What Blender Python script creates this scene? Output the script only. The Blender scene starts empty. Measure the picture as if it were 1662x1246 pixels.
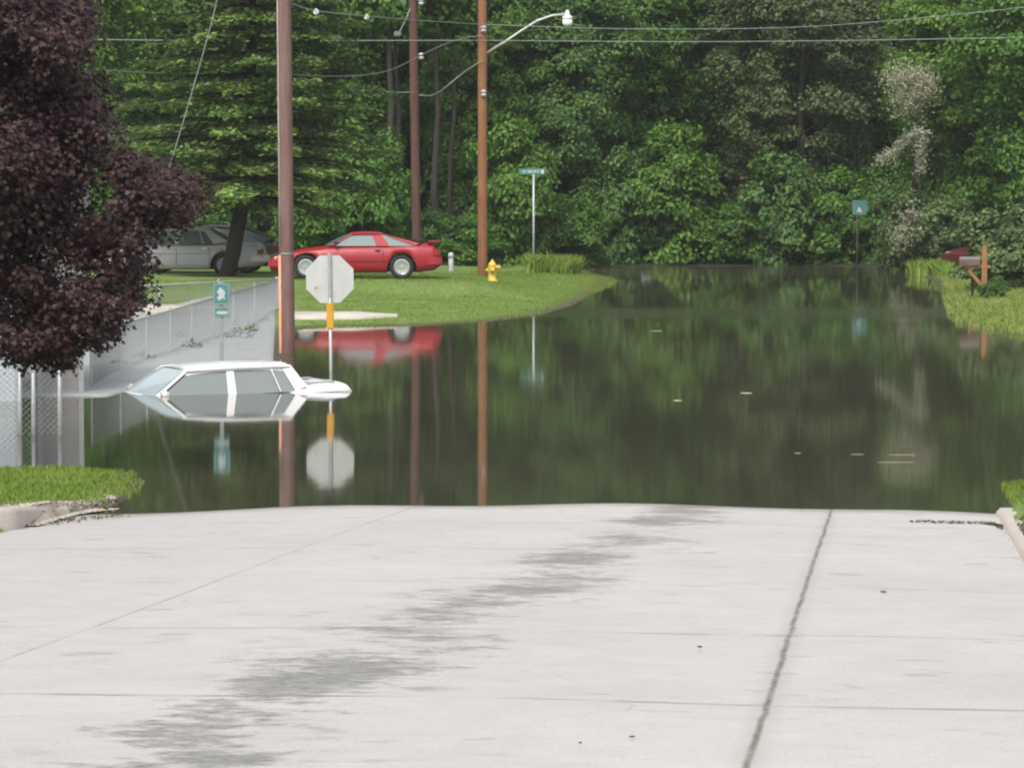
import bpy, bmesh, math, random
import numpy as np
from mathutils import Vector, Matrix
random.seed(7); RNG = np.random.default_rng(7)
R = math.radians
scene = bpy.context.scene
COL = scene.collection

# ---------------------------------------------------------------- camera
FPX, CH = 6000.0, 3.2                       # focal length in photo pixels, camera height over the water
PITCH = math.atan(341 / FPX)
cam = bpy.data.cameras.new('camera'); camo = bpy.data.objects.new('camera', cam); COL.objects.link(camo)
camo.location = (0, 0, CH); camo.rotation_euler = (R(90) - PITCH, 0, 0)
cam.sensor_width = 36; cam.lens = 36 * FPX / 1662; cam.clip_start = 0.5; cam.clip_end = 3000
cam.dof.use_dof = False
scene.camera = camo

# ---------------------------------------------------------------- sky and sun (bright overcast)
SUN_EL, SUN_AZ = 52, 200
w = bpy.data.worlds.new('World'); scene.world = w; w.use_nodes = True
nt = w.node_tree; nt.nodes.clear()
sky = nt.nodes.new('ShaderNodeTexSky'); sky.sky_type = 'NISHITA'; sky.sun_disc = False
sky.sun_elevation = R(SUN_EL); sky.sun_rotation = R(SUN_AZ); sky.dust_density = 4; sky.air_density = 1.0; sky.ozone_density = 0.6
hs = nt.nodes.new('ShaderNodeHueSaturation'); hs.inputs['Saturation'].default_value = 0.22
bg = nt.nodes.new('ShaderNodeBackground'); bg.inputs['Strength'].default_value = 0.15
wo = nt.nodes.new('ShaderNodeOutputWorld')
nt.links.new(sky.outputs[0], hs.inputs['Color']); nt.links.new(hs.outputs[0], bg.inputs['Color']); nt.links.new(bg.outputs[0], wo.inputs['Surface'])
sd = bpy.data.lights.new('sun', 'SUN'); sd.energy = 1.3; sd.angle = R(20); sd.color = (1, 0.97, 0.92)
so = bpy.data.objects.new('sun', sd); COL.objects.link(so)
az = R(SUN_AZ)
sdir = Vector((math.sin(az) * math.cos(R(SUN_EL)), math.cos(az) * math.cos(R(SUN_EL)), math.sin(R(SUN_EL))))
so.rotation_euler = sdir.to_track_quat('Z', 'Y').to_euler()
vs = scene.view_settings; vs.view_transform = 'Standard'; vs.look = 'None'; vs.exposure = 0.55; vs.gamma = 1; vs.use_curve_mapping = False
scene.render.filter_size = 1.5
scene.cycles.filter_width = 2.1
scene.cycles.use_denoising = True
scene.cycles.max_bounces = 8; scene.cycles.transparent_max_bounces = 12
scene.cycles.caustics_reflective = False; scene.cycles.caustics_refractive = False

# ---------------------------------------------------------------- photo pixel -> world helpers
def ray(px, py):
    u = (px - 831) / FPX; v = (623 - py) / FPX
    c, s = math.cos(PITCH), math.sin(PITCH)
    return Vector((u, c + v * s, -s + v * c))
def WZ(px, py, z=0.0):
    d = ray(px, py); t = (z - CH) / d.z
    return Vector((d.x * t, d.y * t, z))
def AT(px, py, Y):
    d = ray(px, py); t = Y / d.y
    return Vector((d.x * t, Y, CH + d.z * t))

# ---------------------------------------------------------------- material helpers
def lin(c): return tuple((x / 12.92 if x <= 0.04045 else ((x + 0.055) / 1.055) ** 2.4) for x in c)
class NB:
    def __init__(s, name):
        s.m = bpy.data.materials.new(name); s.m.use_nodes = True; s.t = s.m.node_tree; s.t.nodes.clear()
        s.out = s.t.nodes.new('ShaderNodeOutputMaterial')
    def n(s, typ, **kw):
        nd = s.t.nodes.new('ShaderNode' + typ)
        for k, v in kw.items(): setattr(nd, k, v)
        return nd
    def l(s, a, b): s.t.links.new(a, b)
    def coord(s, which='Object'): return s.n('TexCoord').outputs[which]
    def noise(s, scale, detail=4, vec=None, mapscale=None, rough=0.55):
        nd = s.n('TexNoise'); nd.inputs['Scale'].default_value = scale; nd.inputs['Detail'].default_value = detail
        nd.inputs['Roughness'].default_value = rough
        v = vec if vec is not None else s.coord()
        if mapscale:
            mp = s.n('Mapping'); mp.inputs['Scale'].default_value = mapscale; s.l(v, mp.inputs[0]); v = mp.outputs[0]
        s.l(v, nd.inputs['Vector']); return nd.outputs['Fac']
    def ramp(s, fac, stops):
        r = s.n('ValToRGB'); e = r.color_ramp.elements
        while len(e) < len(stops): e.new(0.5)
        for i, (p, c) in enumerate(stops):
            e[i].position = p; e[i].color = (c, c, c, 1) if isinstance(c, (int, float)) else (*c, 1)
        s.l(fac, r.inputs[0]); return r.outputs[0]
    def mix(s, f, a, b, mode='MIX'):
        m = s.n('MixRGB', blend_type=mode)
        for i, v in ((0, f), (1, a), (2, b)):
            if isinstance(v, (int, float)): m.inputs[i].default_value = v if i == 0 else (v, v, v, 1)
            elif isinstance(v, tuple): m.inputs[i].default_value = (*v, 1)
            else: s.l(v, m.inputs[i])
        return m.outputs[0]
    def math(s, op, a, b=0.0, c=None):
        m = s.n('Math', operation=op)
        for i, v in enumerate((a, b) if c is None else (a, b, c)):
            if isinstance(v, (int, float)): m.inputs[i].default_value = v
            else: s.l(v, m.inputs[i])
        return m.outputs[0]
    def princ(s, col, rough=0.6, bump=None, bstr=0.3, bdist=0.02, **kw):
        p = s.n('BsdfPrincipled')
        if isinstance(col, tuple): p.inputs['Base Color'].default_value = (*col, 1)
        else: s.l(col, p.inputs['Base Color'])
        if isinstance(rough, (int, float)): p.inputs['Roughness'].default_value = rough
        else: s.l(rough, p.inputs['Roughness'])
        for k, v in kw.items(): p.inputs[k.replace('_', ' ')].default_value = v
        if bump is not None:
            b = s.n('Bump'); b.inputs['Strength'].default_value = bstr; b.inputs['Distance'].default_value = bdist
            s.l(bump, b.inputs['Height']); s.l(b.outputs[0], p.inputs['Normal'])
        s.l(p.outputs[0], s.out.inputs[0]); return p
MATS = {}
def simple(name, col, rough=0.6, var=0.15, scale=6, metallic=0.0, bump=0.15, **kw):
    if name in MATS: return MATS[name]
    b = NB(name); f = b.noise(scale, 5)
    c = b.ramp(f, [(0.3, tuple(x * (1 - var) for x in col)), (0.7, tuple(min(1, x * (1 + var)) for x in col))])
    b.princ(c, rough, bump=f if bump else None, bstr=bump, bdist=0.01, Metallic=metallic, **kw)
    MATS[name] = b.m; return b.m
def paint(name, col, coat=0.6, rough=0.35, dirt=0.12):
    b = NB(name); f = b.noise(2.5, 6); g = b.noise(14, 5)
    c = b.ramp(f, [(0.35, col), (0.75, tuple(x * (1 - dirt) + 0.03 * dirt for x in col))])
    b.princ(c, b.ramp(g, [(0.3, rough), (0.7, rough + 0.15)]), Coat_Weight=coat, Coat_Roughness=0.12)
    return b.m
def glass(name, tint=(0.5, 0.56, 0.56), gloss=0.10, haze=0.0, hazecol=(0.5, 0.55, 0.56), fk=0.8):
    b = NB(name)
    tr = b.n('BsdfTransparent'); tr.inputs[0].default_value = (*tint, 1)
    gl = b.n('BsdfGlossy'); gl.inputs['Roughness'].default_value = 0.06; gl.inputs[0].default_value = (0.95, 0.97, 1, 1)
    fr = b.n('LayerWeight'); fr.inputs[0].default_value = 0.25
    f = b.math('ADD', b.math('MULTIPLY', fr.outputs['Fresnel'], fk), gloss)
    df = b.n('BsdfDiffuse'); df.inputs[0].default_value = (*hazecol, 1)  # diffuse tone; on the windshield it stands for reflected sky
    m0 = b.n('MixShader'); m0.inputs[0].default_value = haze; b.l(tr.outputs[0], m0.inputs[1]); b.l(df.outputs[0], m0.inputs[2])
    m = b.n('MixShader'); b.l(f, m.inputs[0]); b.l(m0.outputs[0], m.inputs[1]); b.l(gl.outputs[0], m.inputs[2])
    b.l(m.outputs[0], b.out.inputs[0]); return b.m
def leafmat(name, dark, mid, light, trans=0.28, spec=0.25, patch=0.5):
    b = NB(name); g = b.n('NewGeometry'); rnd = g.outputs['Random Per Island']
    pos = b.n('TexCoord').outputs['Object']
    nz = b.noise(patch, 3, pos)
    f = b.math('ADD', b.math('MULTIPLY', rnd, 0.55), b.math('MULTIPLY', nz, 0.6))
    c = b.ramp(f, [(0.22, dark), (0.52, mid), (0.88, light)])
    p = b.princ(c, 0.55); p.inputs['Specular IOR Level'].default_value = spec
    t = b.n('BsdfTranslucent'); b.l(b.mix(0.4, c, light), t.inputs[0])
    m = b.n('MixShader'); m.inputs[0].default_value = trans
    b.l(p.outputs[0], m.inputs[1]); b.l(t.outputs[0], m.inputs[2]); b.l(m.outputs[0], b.out.inputs[0]); return b.m

def wood_mat(name, a, bcol, c):
    b = NB(name); v = b.coord()
    s1 = b.noise(1.0, 6, v, (26, 26, 1.2), 0.7); s2 = b.noise(0.7, 4, v)
    col = b.ramp(s1, [(0.3, a), (0.55, bcol), (0.75, c)])
    col = b.mix(b.ramp(s2, [(0.4, 0.0), (0.7, 0.55)]), col, c)
    b.princ(col, 0.85, bump=s1, bstr=0.5, bdist=0.02); return b.m
M_POLE1 = wood_mat('weathered_pole_wood', (0.10, 0.055, 0.045), (0.19, 0.105, 0.09), (0.26, 0.17, 0.15))
M_POLE2 = wood_mat('dark_red_pole_wood', (0.06, 0.030, 0.025), (0.11, 0.05, 0.04), (0.15, 0.075, 0.055))
M_POLE3 = wood_mat('orange_pole_wood', (0.15, 0.065, 0.03), (0.27, 0.115, 0.05), (0.34, 0.17, 0.085))
M_BARK = wood_mat('tree_bark', (0.018, 0.013, 0.011), (0.035, 0.027, 0.022), (0.06, 0.048, 0.04))
M_GALV = simple('galvanised_steel', (0.45, 0.47, 0.47), 0.45, 0.12, 20, 0.35)
M_GREYMETAL = simple('grey_metal', (0.32, 0.33, 0.34), 0.5, 0.12, 9, 0.3)
M_DARK = simple('dark_rubber', (0.018, 0.018, 0.019), 0.8)
M_BLACK = simple('black_trim', (0.02, 0.02, 0.022), 0.5)
M_WHITEP = simple('white_enamel', (0.75, 0.76, 0.74), 0.4, 0.06)
M_CHROME = simple('bright_trim', (0.62, 0.63, 0.64), 0.25, 0.05, 8, 0.8, 0.02)

# ---------------------------------------------------------------- object helpers
def prop(o, label=None, cat=None, group=None, kind=None):
    if label: o['label'] = label
    if cat: o['category'] = cat
    if group: o['group'] = group
    if kind: o['kind'] = kind
    return o
def link(name, me, mat=None, parent=None, smooth=False):
    o = bpy.data.objects.new(name, me); COL.objects.link(o)
    if mat is not None and not me.materials:
        for m in (mat if isinstance(mat, (list, tuple)) else [mat]): me.materials.append(m)
    if smooth:
        for p in me.polygons: p.use_smooth = True
    if parent: o.parent = parent
    return o
def from_bm(name, bm, mat=None, parent=None, smooth=False):
    bmesh.ops.recalc_face_normals(bm, faces=bm.faces)
    me = bpy.data.meshes.new(name); bm.to_mesh(me); bm.free()
    return link(name, me, mat, parent, smooth)
def thing(name, label, cat, loc=(0, 0, 0), rz=0.0, group=None):
    o = bpy.data.objects.new(name, None); o.empty_display_size = 0.2; COL.objects.link(o)
    o.location = loc; o.rotation_euler = (0, 0, rz); return prop(o, label, cat, group)
def np_mesh(name, verts, quads):
    verts = np.asarray(verts, dtype=np.float32); quads = np.asarray(quads, dtype=np.int32)
    me = bpy.data.meshes.new(name); k = quads.shape[1]
    me.vertices.add(len(verts)); me.vertices.foreach_set('co', verts.ravel())
    me.loops.add(quads.size); me.loops.foreach_set('vertex_index', quads.ravel())
    me.polygons.add(len(quads)); me.polygons.foreach_set('loop_start', np.arange(0, quads.size, k, dtype=np.int32))
    try: me.polygons.foreach_set('loop_total', np.full(len(quads), k, dtype=np.int32))
    except Exception: pass
    me.update(calc_edges=True); me.validate(); return me
def grid_faces(nr, nc):
    i = np.arange(nr - 1)[:, None] * nc + np.arange(nc - 1)[None, :]
    return np.stack([i, i + 1, i + nc + 1, i + nc], -1).reshape(-1, 4)
def box(bm, c, s, rot=None, bevel=0.0):
    M = Matrix.Translation(Vector(c)) @ (rot.to_4x4() if rot else Matrix()) @ Matrix.Diagonal((*s, 1))
    r = bmesh.ops.create_cube(bm, size=1.0, matrix=M)
    if bevel:
        es = list({e for v in r['verts'] for e in v.link_edges})
        bmesh.ops.bevel(bm, geom=es, offset=bevel, segments=2, affect='EDGES')
def tube(bm, pts, rad, n=10, cap=True):
    pts = [Vector(p) for p in pts]; rads = rad if isinstance(rad, (list, tuple)) else [rad] * len(pts)
    rings = []; prev = None
    for i, p in enumerate(pts):
        d = (pts[min(i + 1, len(pts) - 1)] - pts[max(i - 1, 0)]).normalized()
        if prev is None:
            a = d.orthogonal().normalized()
        else:
            a = (prev - d * prev.dot(d))
            a = a.normalized() if a.length > 1e-5 else d.orthogonal().normalized()
        prev = a; b = d.cross(a)
        rings.append([bm.verts.new(p + (a * math.cos(2 * math.pi * k / n) + b * math.sin(2 * math.pi * k / n)) * rads[i]) for k in range(n)])
    for r0, r1 in zip(rings, rings[1:]):
        for k in range(n): bm.faces.new((r0[k], r0[(k + 1) % n], r1[(k + 1) % n], r1[k]))
    if cap and n > 2:
        bm.faces.new(rings[0][::-1]); bm.faces.new(rings[-1])
def lathe(bm, prof, n=20, mat4=None):
    rings = []
    for r, z in prof:
        rings.append([bm.verts.new(Vector((r * math.cos(2 * math.pi * k / n), r * math.sin(2 * math.pi * k / n), z))) for k in range(n)])
    for r0, r1 in zip(rings, rings[1:]):
        for k in range(n): bm.faces.new((r0[k], r0[(k + 1) % n], r1[(k + 1) % n], r1[k]))
    bm.faces.new(rings[0][::-1]); bm.faces.new(rings[-1])
    if mat4 is not None: bmesh.ops.transform(bm, matrix=mat4, verts=[v for r in rings for v in r])
def prism(bm, pts, thick, axis=Vector((0, 1, 0))):
    a = [bm.verts.new(Vector(p)) for p in pts]; b = [bm.verts.new(Vector(p) + axis * thick) for p in pts]
    bm.faces.new(a); bm.faces.new(b[::-1]); n = len(pts)
    for i in range(n): bm.faces.new((a[i], b[i], b[(i + 1) % n], a[(i + 1) % n]))

# ---------------------------------------------------------------- terrain
YAW = math.atan(616 / FPX)                  # the street runs a little to the right of the view
RD = Vector((math.sin(YAW), math.cos(YAW))); RN = Vector((math.cos(YAW), -math.sin(YAW)))
RC = Vector((0.38, 35.7))                   # road centre at the waterline
def road_t(X, Y): return (X - RC.x) * RN.x + (Y - RC.y) * RN.y
def road_z(X, Y):
    t = road_t(X, Y); z = 0.0418 * (35.75 - Y) - 0.046 * (t / 4.25) ** 2
    return np.maximum(z, -1.0)
def poly(pxs): return [(WZ(a, b).x, WZ(a, b).y) for a, b in pxs]
far_poly = poly([(990, 461), (972, 470), (958, 480), (930, 497), (880, 510), (800, 521), (700, 527), (600, 529), (520, 531), (485, 536), (468, 560),
                 (458, 592), (450, 612), (300, 623), (215, 632), (178, 643), (145, 644), (-300, 648), (-2500, 660)]) + [(-400, 60), (-400, 600), (400, 600), (400, 80)] + \
    poly([(2300, 590), (1800, 575), (1662, 548), (1600, 533), (1558, 526), (1538, 511), (1530, 480), (1520, 456), (1480, 446), (1440, 434), (1300, 431), (1120, 432), (1000, 433), (935, 437), (960, 446), (1000, 452)])
near_poly = [(-400, -60), (-400, 41)] + poly([(-2000, 768), (-300, 769), (0, 768), (60, 766), (120, 764), (205, 768), (236, 782), (222, 806), (190, 828), (176, 838)]) + \
    poly([(500, 826), (900, 818), (1300, 826), (1617, 835), (1618, 800), (1626, 789), (1662, 784), (1900, 772), (3000, 765)]) + [(400, 41), (400, -60)]
def sdist(X, Y, P):
    P = np.array(P); Q = np.roll(P, -1, 0)
    X = np.asarray(X, float); Y = np.asarray(Y, float)
    best = np.full(X.shape, 1e9); ins = np.zeros(X.shape, bool)
    for (x0, y0), (x1, y1) in zip(P, Q):
        dx, dy = x1 - x0, y1 - y0; L = dx * dx + dy * dy + 1e-9
        t = np.clip(((X - x0) * dx + (Y - y0) * dy) / L, 0, 1)
        best = np.minimum(best, np.hypot(X - x0 - t * dx, Y - y0 - t * dy))
        c = ((y0 > Y) != (y1 > Y)); 
        with np.errstate(divide='ignore', invalid='ignore'):
            xi = (x1 - x0) * (Y - y0) / (y1 - y0 + 1e-12) + x0
        ins ^= c & (X < xi)
    return np.where(ins, best, -best)
def sm(x): x = np.clip(x, 0, 1); return x * x * (3 - 2 * x)
def ground_z(X, Y):
    X = np.asarray(X, float); Y = np.asarray(Y, float)
    a = sdist(X, Y, far_poly); b = sdist(X, Y, near_poly)
    und = 0.02 * np.sin(X * 1.7 + Y * 0.9) * np.sin(Y * 0.6 - X * 0.5) + 0.012 * np.sin(X * 4.1 - Y * 2.3)
    zf = np.where(a > 0, 0.10 * sm(a / 2.5) + 0.46 * sm(a / 14) + und * sm(a / 3) + 0.012 * np.maximum(Y - 135, 0), 0)
    for cx_, cy_, rx_, ry_, zz_ in ((-4.05, 96.0, 3.9, 3.6, 0.482), (-9.2, 103.0, 4.2, 4.0, 0.405)):   # parking pads
        k_ = np.exp(-((X - cx_) / rx_) ** 6 - ((Y - cy_) / ry_) ** 6) * (a > 0); zf = zf * (1 - k_) + zz_ * k_
    plane = np.maximum(0.0418 * (35.75 - Y), 0)
    zn = np.where(b > 0, 0.09 * sm(b / 0.8) + plane + 0.6 * und * sm(b / 1.5), 0)
    bed = -0.9 * sm(np.minimum(-a, -b) / 9) - 0.06 * sm(np.minimum(-a, -b) / 0.5)
    z = np.where(a > 0, zf, np.where(b > 0, zn, bed))
    t = np.abs(road_t(X, Y)); rz = road_z(X, Y) - 0.07
    k = sm((4.42 - 0.2 * ((Y > 36) & (road_t(X, Y) < 0)) - t) / 0.12) * (Y < 70)
    return z * (1 - k) + np.minimum(z, rz) * k
def gz(x, y): return float(ground_z(np.array([x]), np.array([y]))[0])
def G(px, py):                                # where the pixel ray meets the ground
    z = 0.0
    for _ in range(25):
        p = WZ(px, py, z); z += 0.6 * (max(gz(p.x, p.y), -0.9) - z)
    return WZ(px, py, z)

ys = np.concatenate([np.linspace(-60, 10, 20)[:-1], np.linspace(10, 30, 60)[:-1], np.linspace(30, 42, 120)[:-1], np.linspace(42, 140, 330)[:-1], np.geomspace(140, 600, 20)])
xs = np.concatenate([-np.geomspace(400, 22, 16)[:-1], np.linspace(-22, 22, 260), np.geomspace(22, 400, 16)[1:]])
XX, YY = np.meshgrid(xs, ys)
ZZ = ground_z(XX, YY)
b = NB('lawn_grass'); v = b.coord()
n1 = b.noise(0.5, 4, v); n2 = b.noise(5, 6, v); n3 = b.noise(40, 3, v)
c = b.ramp(n1, [(0.3, (0.14, 0.225, 0.045)), (0.55, (0.195, 0.30, 0.06)), (0.8, (0.26, 0.34, 0.085))])
c = b.mix(0.45, c, b.ramp(n2, [(0.3, (0.07, 0.13, 0.028)), (0.7, (0.20, 0.27, 0.07))]))
sep = b.n('SeparateXYZ'); b.l(v, sep.inputs[0])
mud = b.ramp(b.math('ADD', b.math('MULTIPLY', sep.outputs[2], 10), b.math('MULTIPLY', n2, 0.5)), [(0.28, 1.0), (0.5, 0.0)])
c = b.mix(mud, c, (0.075, 0.062, 0.04))
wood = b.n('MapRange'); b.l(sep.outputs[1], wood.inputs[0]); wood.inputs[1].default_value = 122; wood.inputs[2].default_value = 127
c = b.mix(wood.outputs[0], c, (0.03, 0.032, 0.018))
b.princ(c, 0.9, bump=b.math('ADD', n3, n2), bstr=0.8, bdist=0.05)
M_LAWN = b.m
verts = np.stack([XX, YY, ZZ], -1).reshape(-1, 3)
prop(link('ground', np_mesh('ground', verts, grid_faces(len(ys), len(xs))), M_LAWN, smooth=True), kind='structure')

# water
b = NB('flood_water'); v = b.coord()
n1 = b.noise(1.0, 3, v, (0.9, 0.35, 1)); n2 = b.noise(1.0, 2, v, (5, 2.2, 1)); n3 = b.noise(0.12, 3, v)
calm = b.ramp(n3, [(0.42, 0.15), (0.7, 1.0)])
sep = b.n('SeparateXYZ'); b.l(v, sep.inputs[0])
band = b.math('MAXIMUM', b.ramp(b.math('ABSOLUTE', b.math('DIVIDE', b.math('SUBTRACT', b.math('ADD', sep.outputs[1], b.math('MULTIPLY', n1, 2.0)), 86), 14)), [(0.12, 1.0), (0.3, 0.0)]),
              b.ramp(b.math('ABSOLUTE', b.math('DIVIDE', b.math('SUBTRACT', sep.outputs[1], 124), 30)), [(0.1, 0.8), (0.35, 0.0)]))
h = b.math('ADD', b.math('MULTIPLY', n1, 0.5), b.math('MULTIPLY', b.math('MULTIPLY', n2, calm), 0.09))
col = b.ramp(n3, [(0.3, (0.046, 0.046, 0.030)), (0.7, (0.070, 0.064, 0.043))])
p = b.princ(col, b.math('ADD', b.math('MULTIPLY', band, 0.08), 0.045), bump=h, bstr=0.12, bdist=0.02, IOR=1.33)
M_WATER = b.m
n = 60
wx = np.linspace(-300, 300, n); wy = np.linspace(20, 400, n); WX, WY = np.meshgrid(wx, wy)
prop(link('flood_water', np_mesh('flood_water', np.stack([WX, WY, WX * 0], -1).reshape(-1, 3), grid_faces(n, n)), M_WATER), kind='structure')

# near concrete road (local frame: y along the street, x across)
b = NB('road_concrete'); v = b.coord()
sep = b.n('SeparateXYZ'); b.l(v, sep.inputs[0]); lx, ly = sep.outputs[0], sep.outputs[1]
n0 = b.noise(0.35, 4, v); n1 = b.noise(3.0, 6, v); n2 = b.noise(60, 3, v); n4 = b.noise(1.3, 6, v, (0.6, 1, 1))
col = b.ramp(n0, [(0.3, (0.44, 0.428, 0.418)), (0.7, (0.525, 0.496, 0.47))])
col = b.mix(b.ramp(n1, [(0.35, 0.22), (0.6, 0.0)]), col, (0.32, 0.315, 0.305))
col = b.mix(b.ramp(n2, [(0.32, 0.5), (0.46, 0.0)]), col, (0.24, 0.23, 0.22))
# worn wheel track: patches of dark wet staining along the middle of the lane
tc = b.math('ADD', b.math('MULTIPLY', b.math('ADD', ly, 18.0), 0.052), 0.50)
bandt = b.ramp(b.math('ABSOLUTE', b.math('SUBTRACT', lx, b.math('ADD', tc, b.math('MULTIPLY', b.math('SUBTRACT', n0, 0.5), 0.45)))), [(0.12, 1.0), (0.85, 0.0)])
st = b.math('ADD', b.math('MULTIPLY', b.noise(1.1, 3, v, (1.0, 0.8, 1)), 0.42), b.math('MULTIPLY', b.noise(6.5, 9, v, (0.8, 1.3, 1), 0.78), 0.62))
stain = b.ramp(b.math('ADD', st, b.math('MULTIPLY', bandt, 0.13)), [(0.615, 0.0), (0.645, 0.55), (0.70, 1.0)])
stain = b.math('MULTIPLY', stain, b.ramp(bandt, [(0.0, 0.0), (0.3, 1.0)]))
fs = b.noise(2.0, 7, v, (1.1, 1.5, 1), 0.62)
faint = b.ramp(fs, [(0.60, 0.0), (0.72, 0.5)])
grit = b.ramp(b.noise(16, 7, v, (0.8, 1.6, 1), 0.75), [(0.40, 0.5), (0.56, 1.0)])
col = b.mix(b.math('MAXIMUM', b.math('MULTIPLY', b.math('MULTIPLY', stain, grit), 0.80), b.math('MULTIPLY', faint, grit)), col, (0.082, 0.083, 0.064))
wob = b.math('MULTIPLY', b.math('SUBTRACT', b.noise(1.6, 8, v, None, 0.7), 0.5), 0.05)
def joint(pos, axis, wdt, soft):
    d = b.math('ABSOLUTE', b.math('SUBTRACT', b.math('ADD', axis, wob if pos == 2.71 else 0.0), pos))
    return b.ramp(d, [(wdt, 1.0), (wdt + soft, 0.0)])
jn = b.ramp(b.noise(5, 8, v, None, 0.7), [(0.36, 0.35), (0.58, 1.0)])
j1 = b.math('MULTIPLY', joint(2.71, lx, 0.006, 0.016), jn)
col = b.mix(j1, col, (0.085, 0.078, 0.052))
col = b.mix(b.math('MULTIPLY', joint(2.71, lx, 0.0, 0.10), 0.30), col, (0.22, 0.21, 0.18))
j2 = b.math('MULTIPLY', joint(-1.28, lx, 0.006, 0.010), b.ramp(b.noise(2, 4, v), [(0.35, 0.25), (0.6, 0.8)]))
col = b.mix(j2, col, (0.30, 0.21, 0.155))
tj = b.math('ABSOLUTE', b.math('SUBTRACT', b.math('FRACT', b.math('DIVIDE', b.math('ADD', ly, 16.75 + 3.85 * 20), 3.85)), 0.5))
j3 = b.math('MULTIPLY', b.ramp(tj, [(0.006, 1.0), (0.011, 0.0)]), b.ramp(b.noise(1.1, 4, v), [(0.42, 0.0), (0.6, 0.8)]))
col = b.mix(j3, col, (0.20, 0.17, 0.145))
crk = b.n('TexVoronoi', feature='DISTANCE_TO_EDGE'); crk.inputs['Scale'].default_value = 0.45
mpv = b.n('VectorMath', operation='ADD'); nv = b.n('TexNoise'); nv.inputs['Scale'].default_value = 1.5; b.l(v, nv.inputs['Vector'])
b.l(v, mpv.inputs[0]); b.l(nv.outputs['Color'], mpv.inputs[1]); b.l(mpv.outputs[0], crk.inputs['Vector'])
ck = b.math('MULTIPLY', b.ramp(crk.outputs[0], [(0.004, 1.0), (0.010, 0.0)]), b.ramp(b.noise(0.8, 4, v), [(0.52, 0.0), (0.62, 0.45)]))
col = b.mix(ck, col, (0.30, 0.29, 0.27))
damp = b.ramp(b.math('ADD', b.math('MULTIPLY', sep.outputs[2], 10), b.math('MULTIPLY', b.noise(2.5, 6, v), 0.35)), [(0.16, 0.8), (0.5, 0.0)])
col = b.mix(damp, col, (0.16, 0.15, 0.12))
b.princ(col, b.ramp(b.math('MAXIMUM', stain, b.ramp(n0, [(0.4, 0.0), (0.7, 0.5)])), [(0, 0.62), (1, 0.42)]), bump=b.math('ADD', b.math('MULTIPLY', n2, 0.3), b.math('MULTIPLY', j1, -3.0)), bstr=0.25, bdist=0.01)
M_ROAD = b.m
rows = np.concatenate([np.linspace(-40, -8, 30)[:-1], np.linspace(-8, 6, 120)[:-1], np.linspace(6, 30, 30)])
cols = np.linspace(-1, 1, 61)
rv = []
for r in rows:
    left = 4.3 + 2.6 * float(sm((r + 9) / 7.5)) * (1 if r < 0.5 else 0) ; left = 4.3 + 0.0 * left
    right = 4.28
    for c_ in cols:
        t = -left + (left + right) * (c_ + 1) / 2
        P = RC + RD * float(r) + RN * t
        rv.append((t, float(r), float(road_z(P.x, P.y)) + 0.006 * math.sin(t * 2.1 + r * 0.4) ))
ro = link('road', np_mesh('road', rv, grid_faces(len(rows), len(cols))), M_ROAD, smooth=True)
ro.location = (RC.x, RC.y, 0); ro.rotation_euler = (0, 0, -YAW); prop(ro, kind='structure')

# side-street apron: the wide concrete throat to the left of the near road
b = NB('gravel_verge_soil'); f = b.noise(6, 6); f2 = b.noise(50, 4)
c = b.ramp(f, [(0.3, (0.27, 0.22, 0.16)), (0.55, (0.42, 0.36, 0.29)), (0.75, (0.50, 0.47, 0.42))])
b.princ(b.mix(0.5, c, b.ramp(f2, [(0.35, (0.16, 0.13, 0.1)), (0.6, (0.55, 0.5, 0.44))])), 0.9, bump=f2, bstr=0.8, bdist=0.03)
M_GRAVEL = b.m
def sheet(name, top, bot, mat, nr=30, lift=0.02, over=False, sink=False, edge_drop=0.0, **kw):
    """a surface between two lines of points, following the ground"""
    n = len(top); V = []
    for j in range(nr + 1):
        f = j / nr
        for i in range(n):
            x = top[i][0] * (1 - f) + bot[i][0] * f; y = top[i][1] * (1 - f) + bot[i][1] * f
            V.append((x, y, 0))
    V = np.array(V); g0 = ground_z(V[:, 0], V[:, 1]); g1 = road_z(V[:, 0], V[:, 1])
    V[:, 2] = (np.where(g1 < 0.4, np.maximum(g0, g1), g0) if over else g0) + lift
    if sink: V[-n:, 2] = -0.25; V[-2 * n:-n, 2] = np.minimum(V[-2 * n:-n, 2], 0.012); V[n - 1::n, 2] = np.minimum(V[n - 1::n, 2], V[n - 1::n, 2] - 0.12)
    o = link(name, np_mesh(name, V, grid_faces(nr + 1, n)), mat, smooth=True); return prop(o, **kw)
def resample(pts, n):
    pts = [Vector(p) for p in pts]; L = [0]
    for a, c_ in zip(pts, pts[1:]): L.append(L[-1] + (c_ - a).length)
    out = []
    for k in range(n):
        s = L[-1] * k / (n - 1); i = max(j for j in range(len(L)) if L[j] <= s + 1e-9); i = min(i, len(pts) - 2)
        f = (s - L[i]) / max(L[i + 1] - L[i], 1e-9); out.append(pts[i].lerp(pts[i + 1], f))
    return out
gt = [G(-140, 824), G(0, 822), G(60, 820), G(110, 818), G(150, 819), G(185, 822)]
gb = [G(-140, 868), G(0, 853), G(60, 850), G(110, 848), G(150, 846), G(185, 842)]
sheet('gravel_verge', resample(gt, 40), resample(gb, 40), M_GRAVEL, 14, 0.02, over=True, kind='structure')
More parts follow.
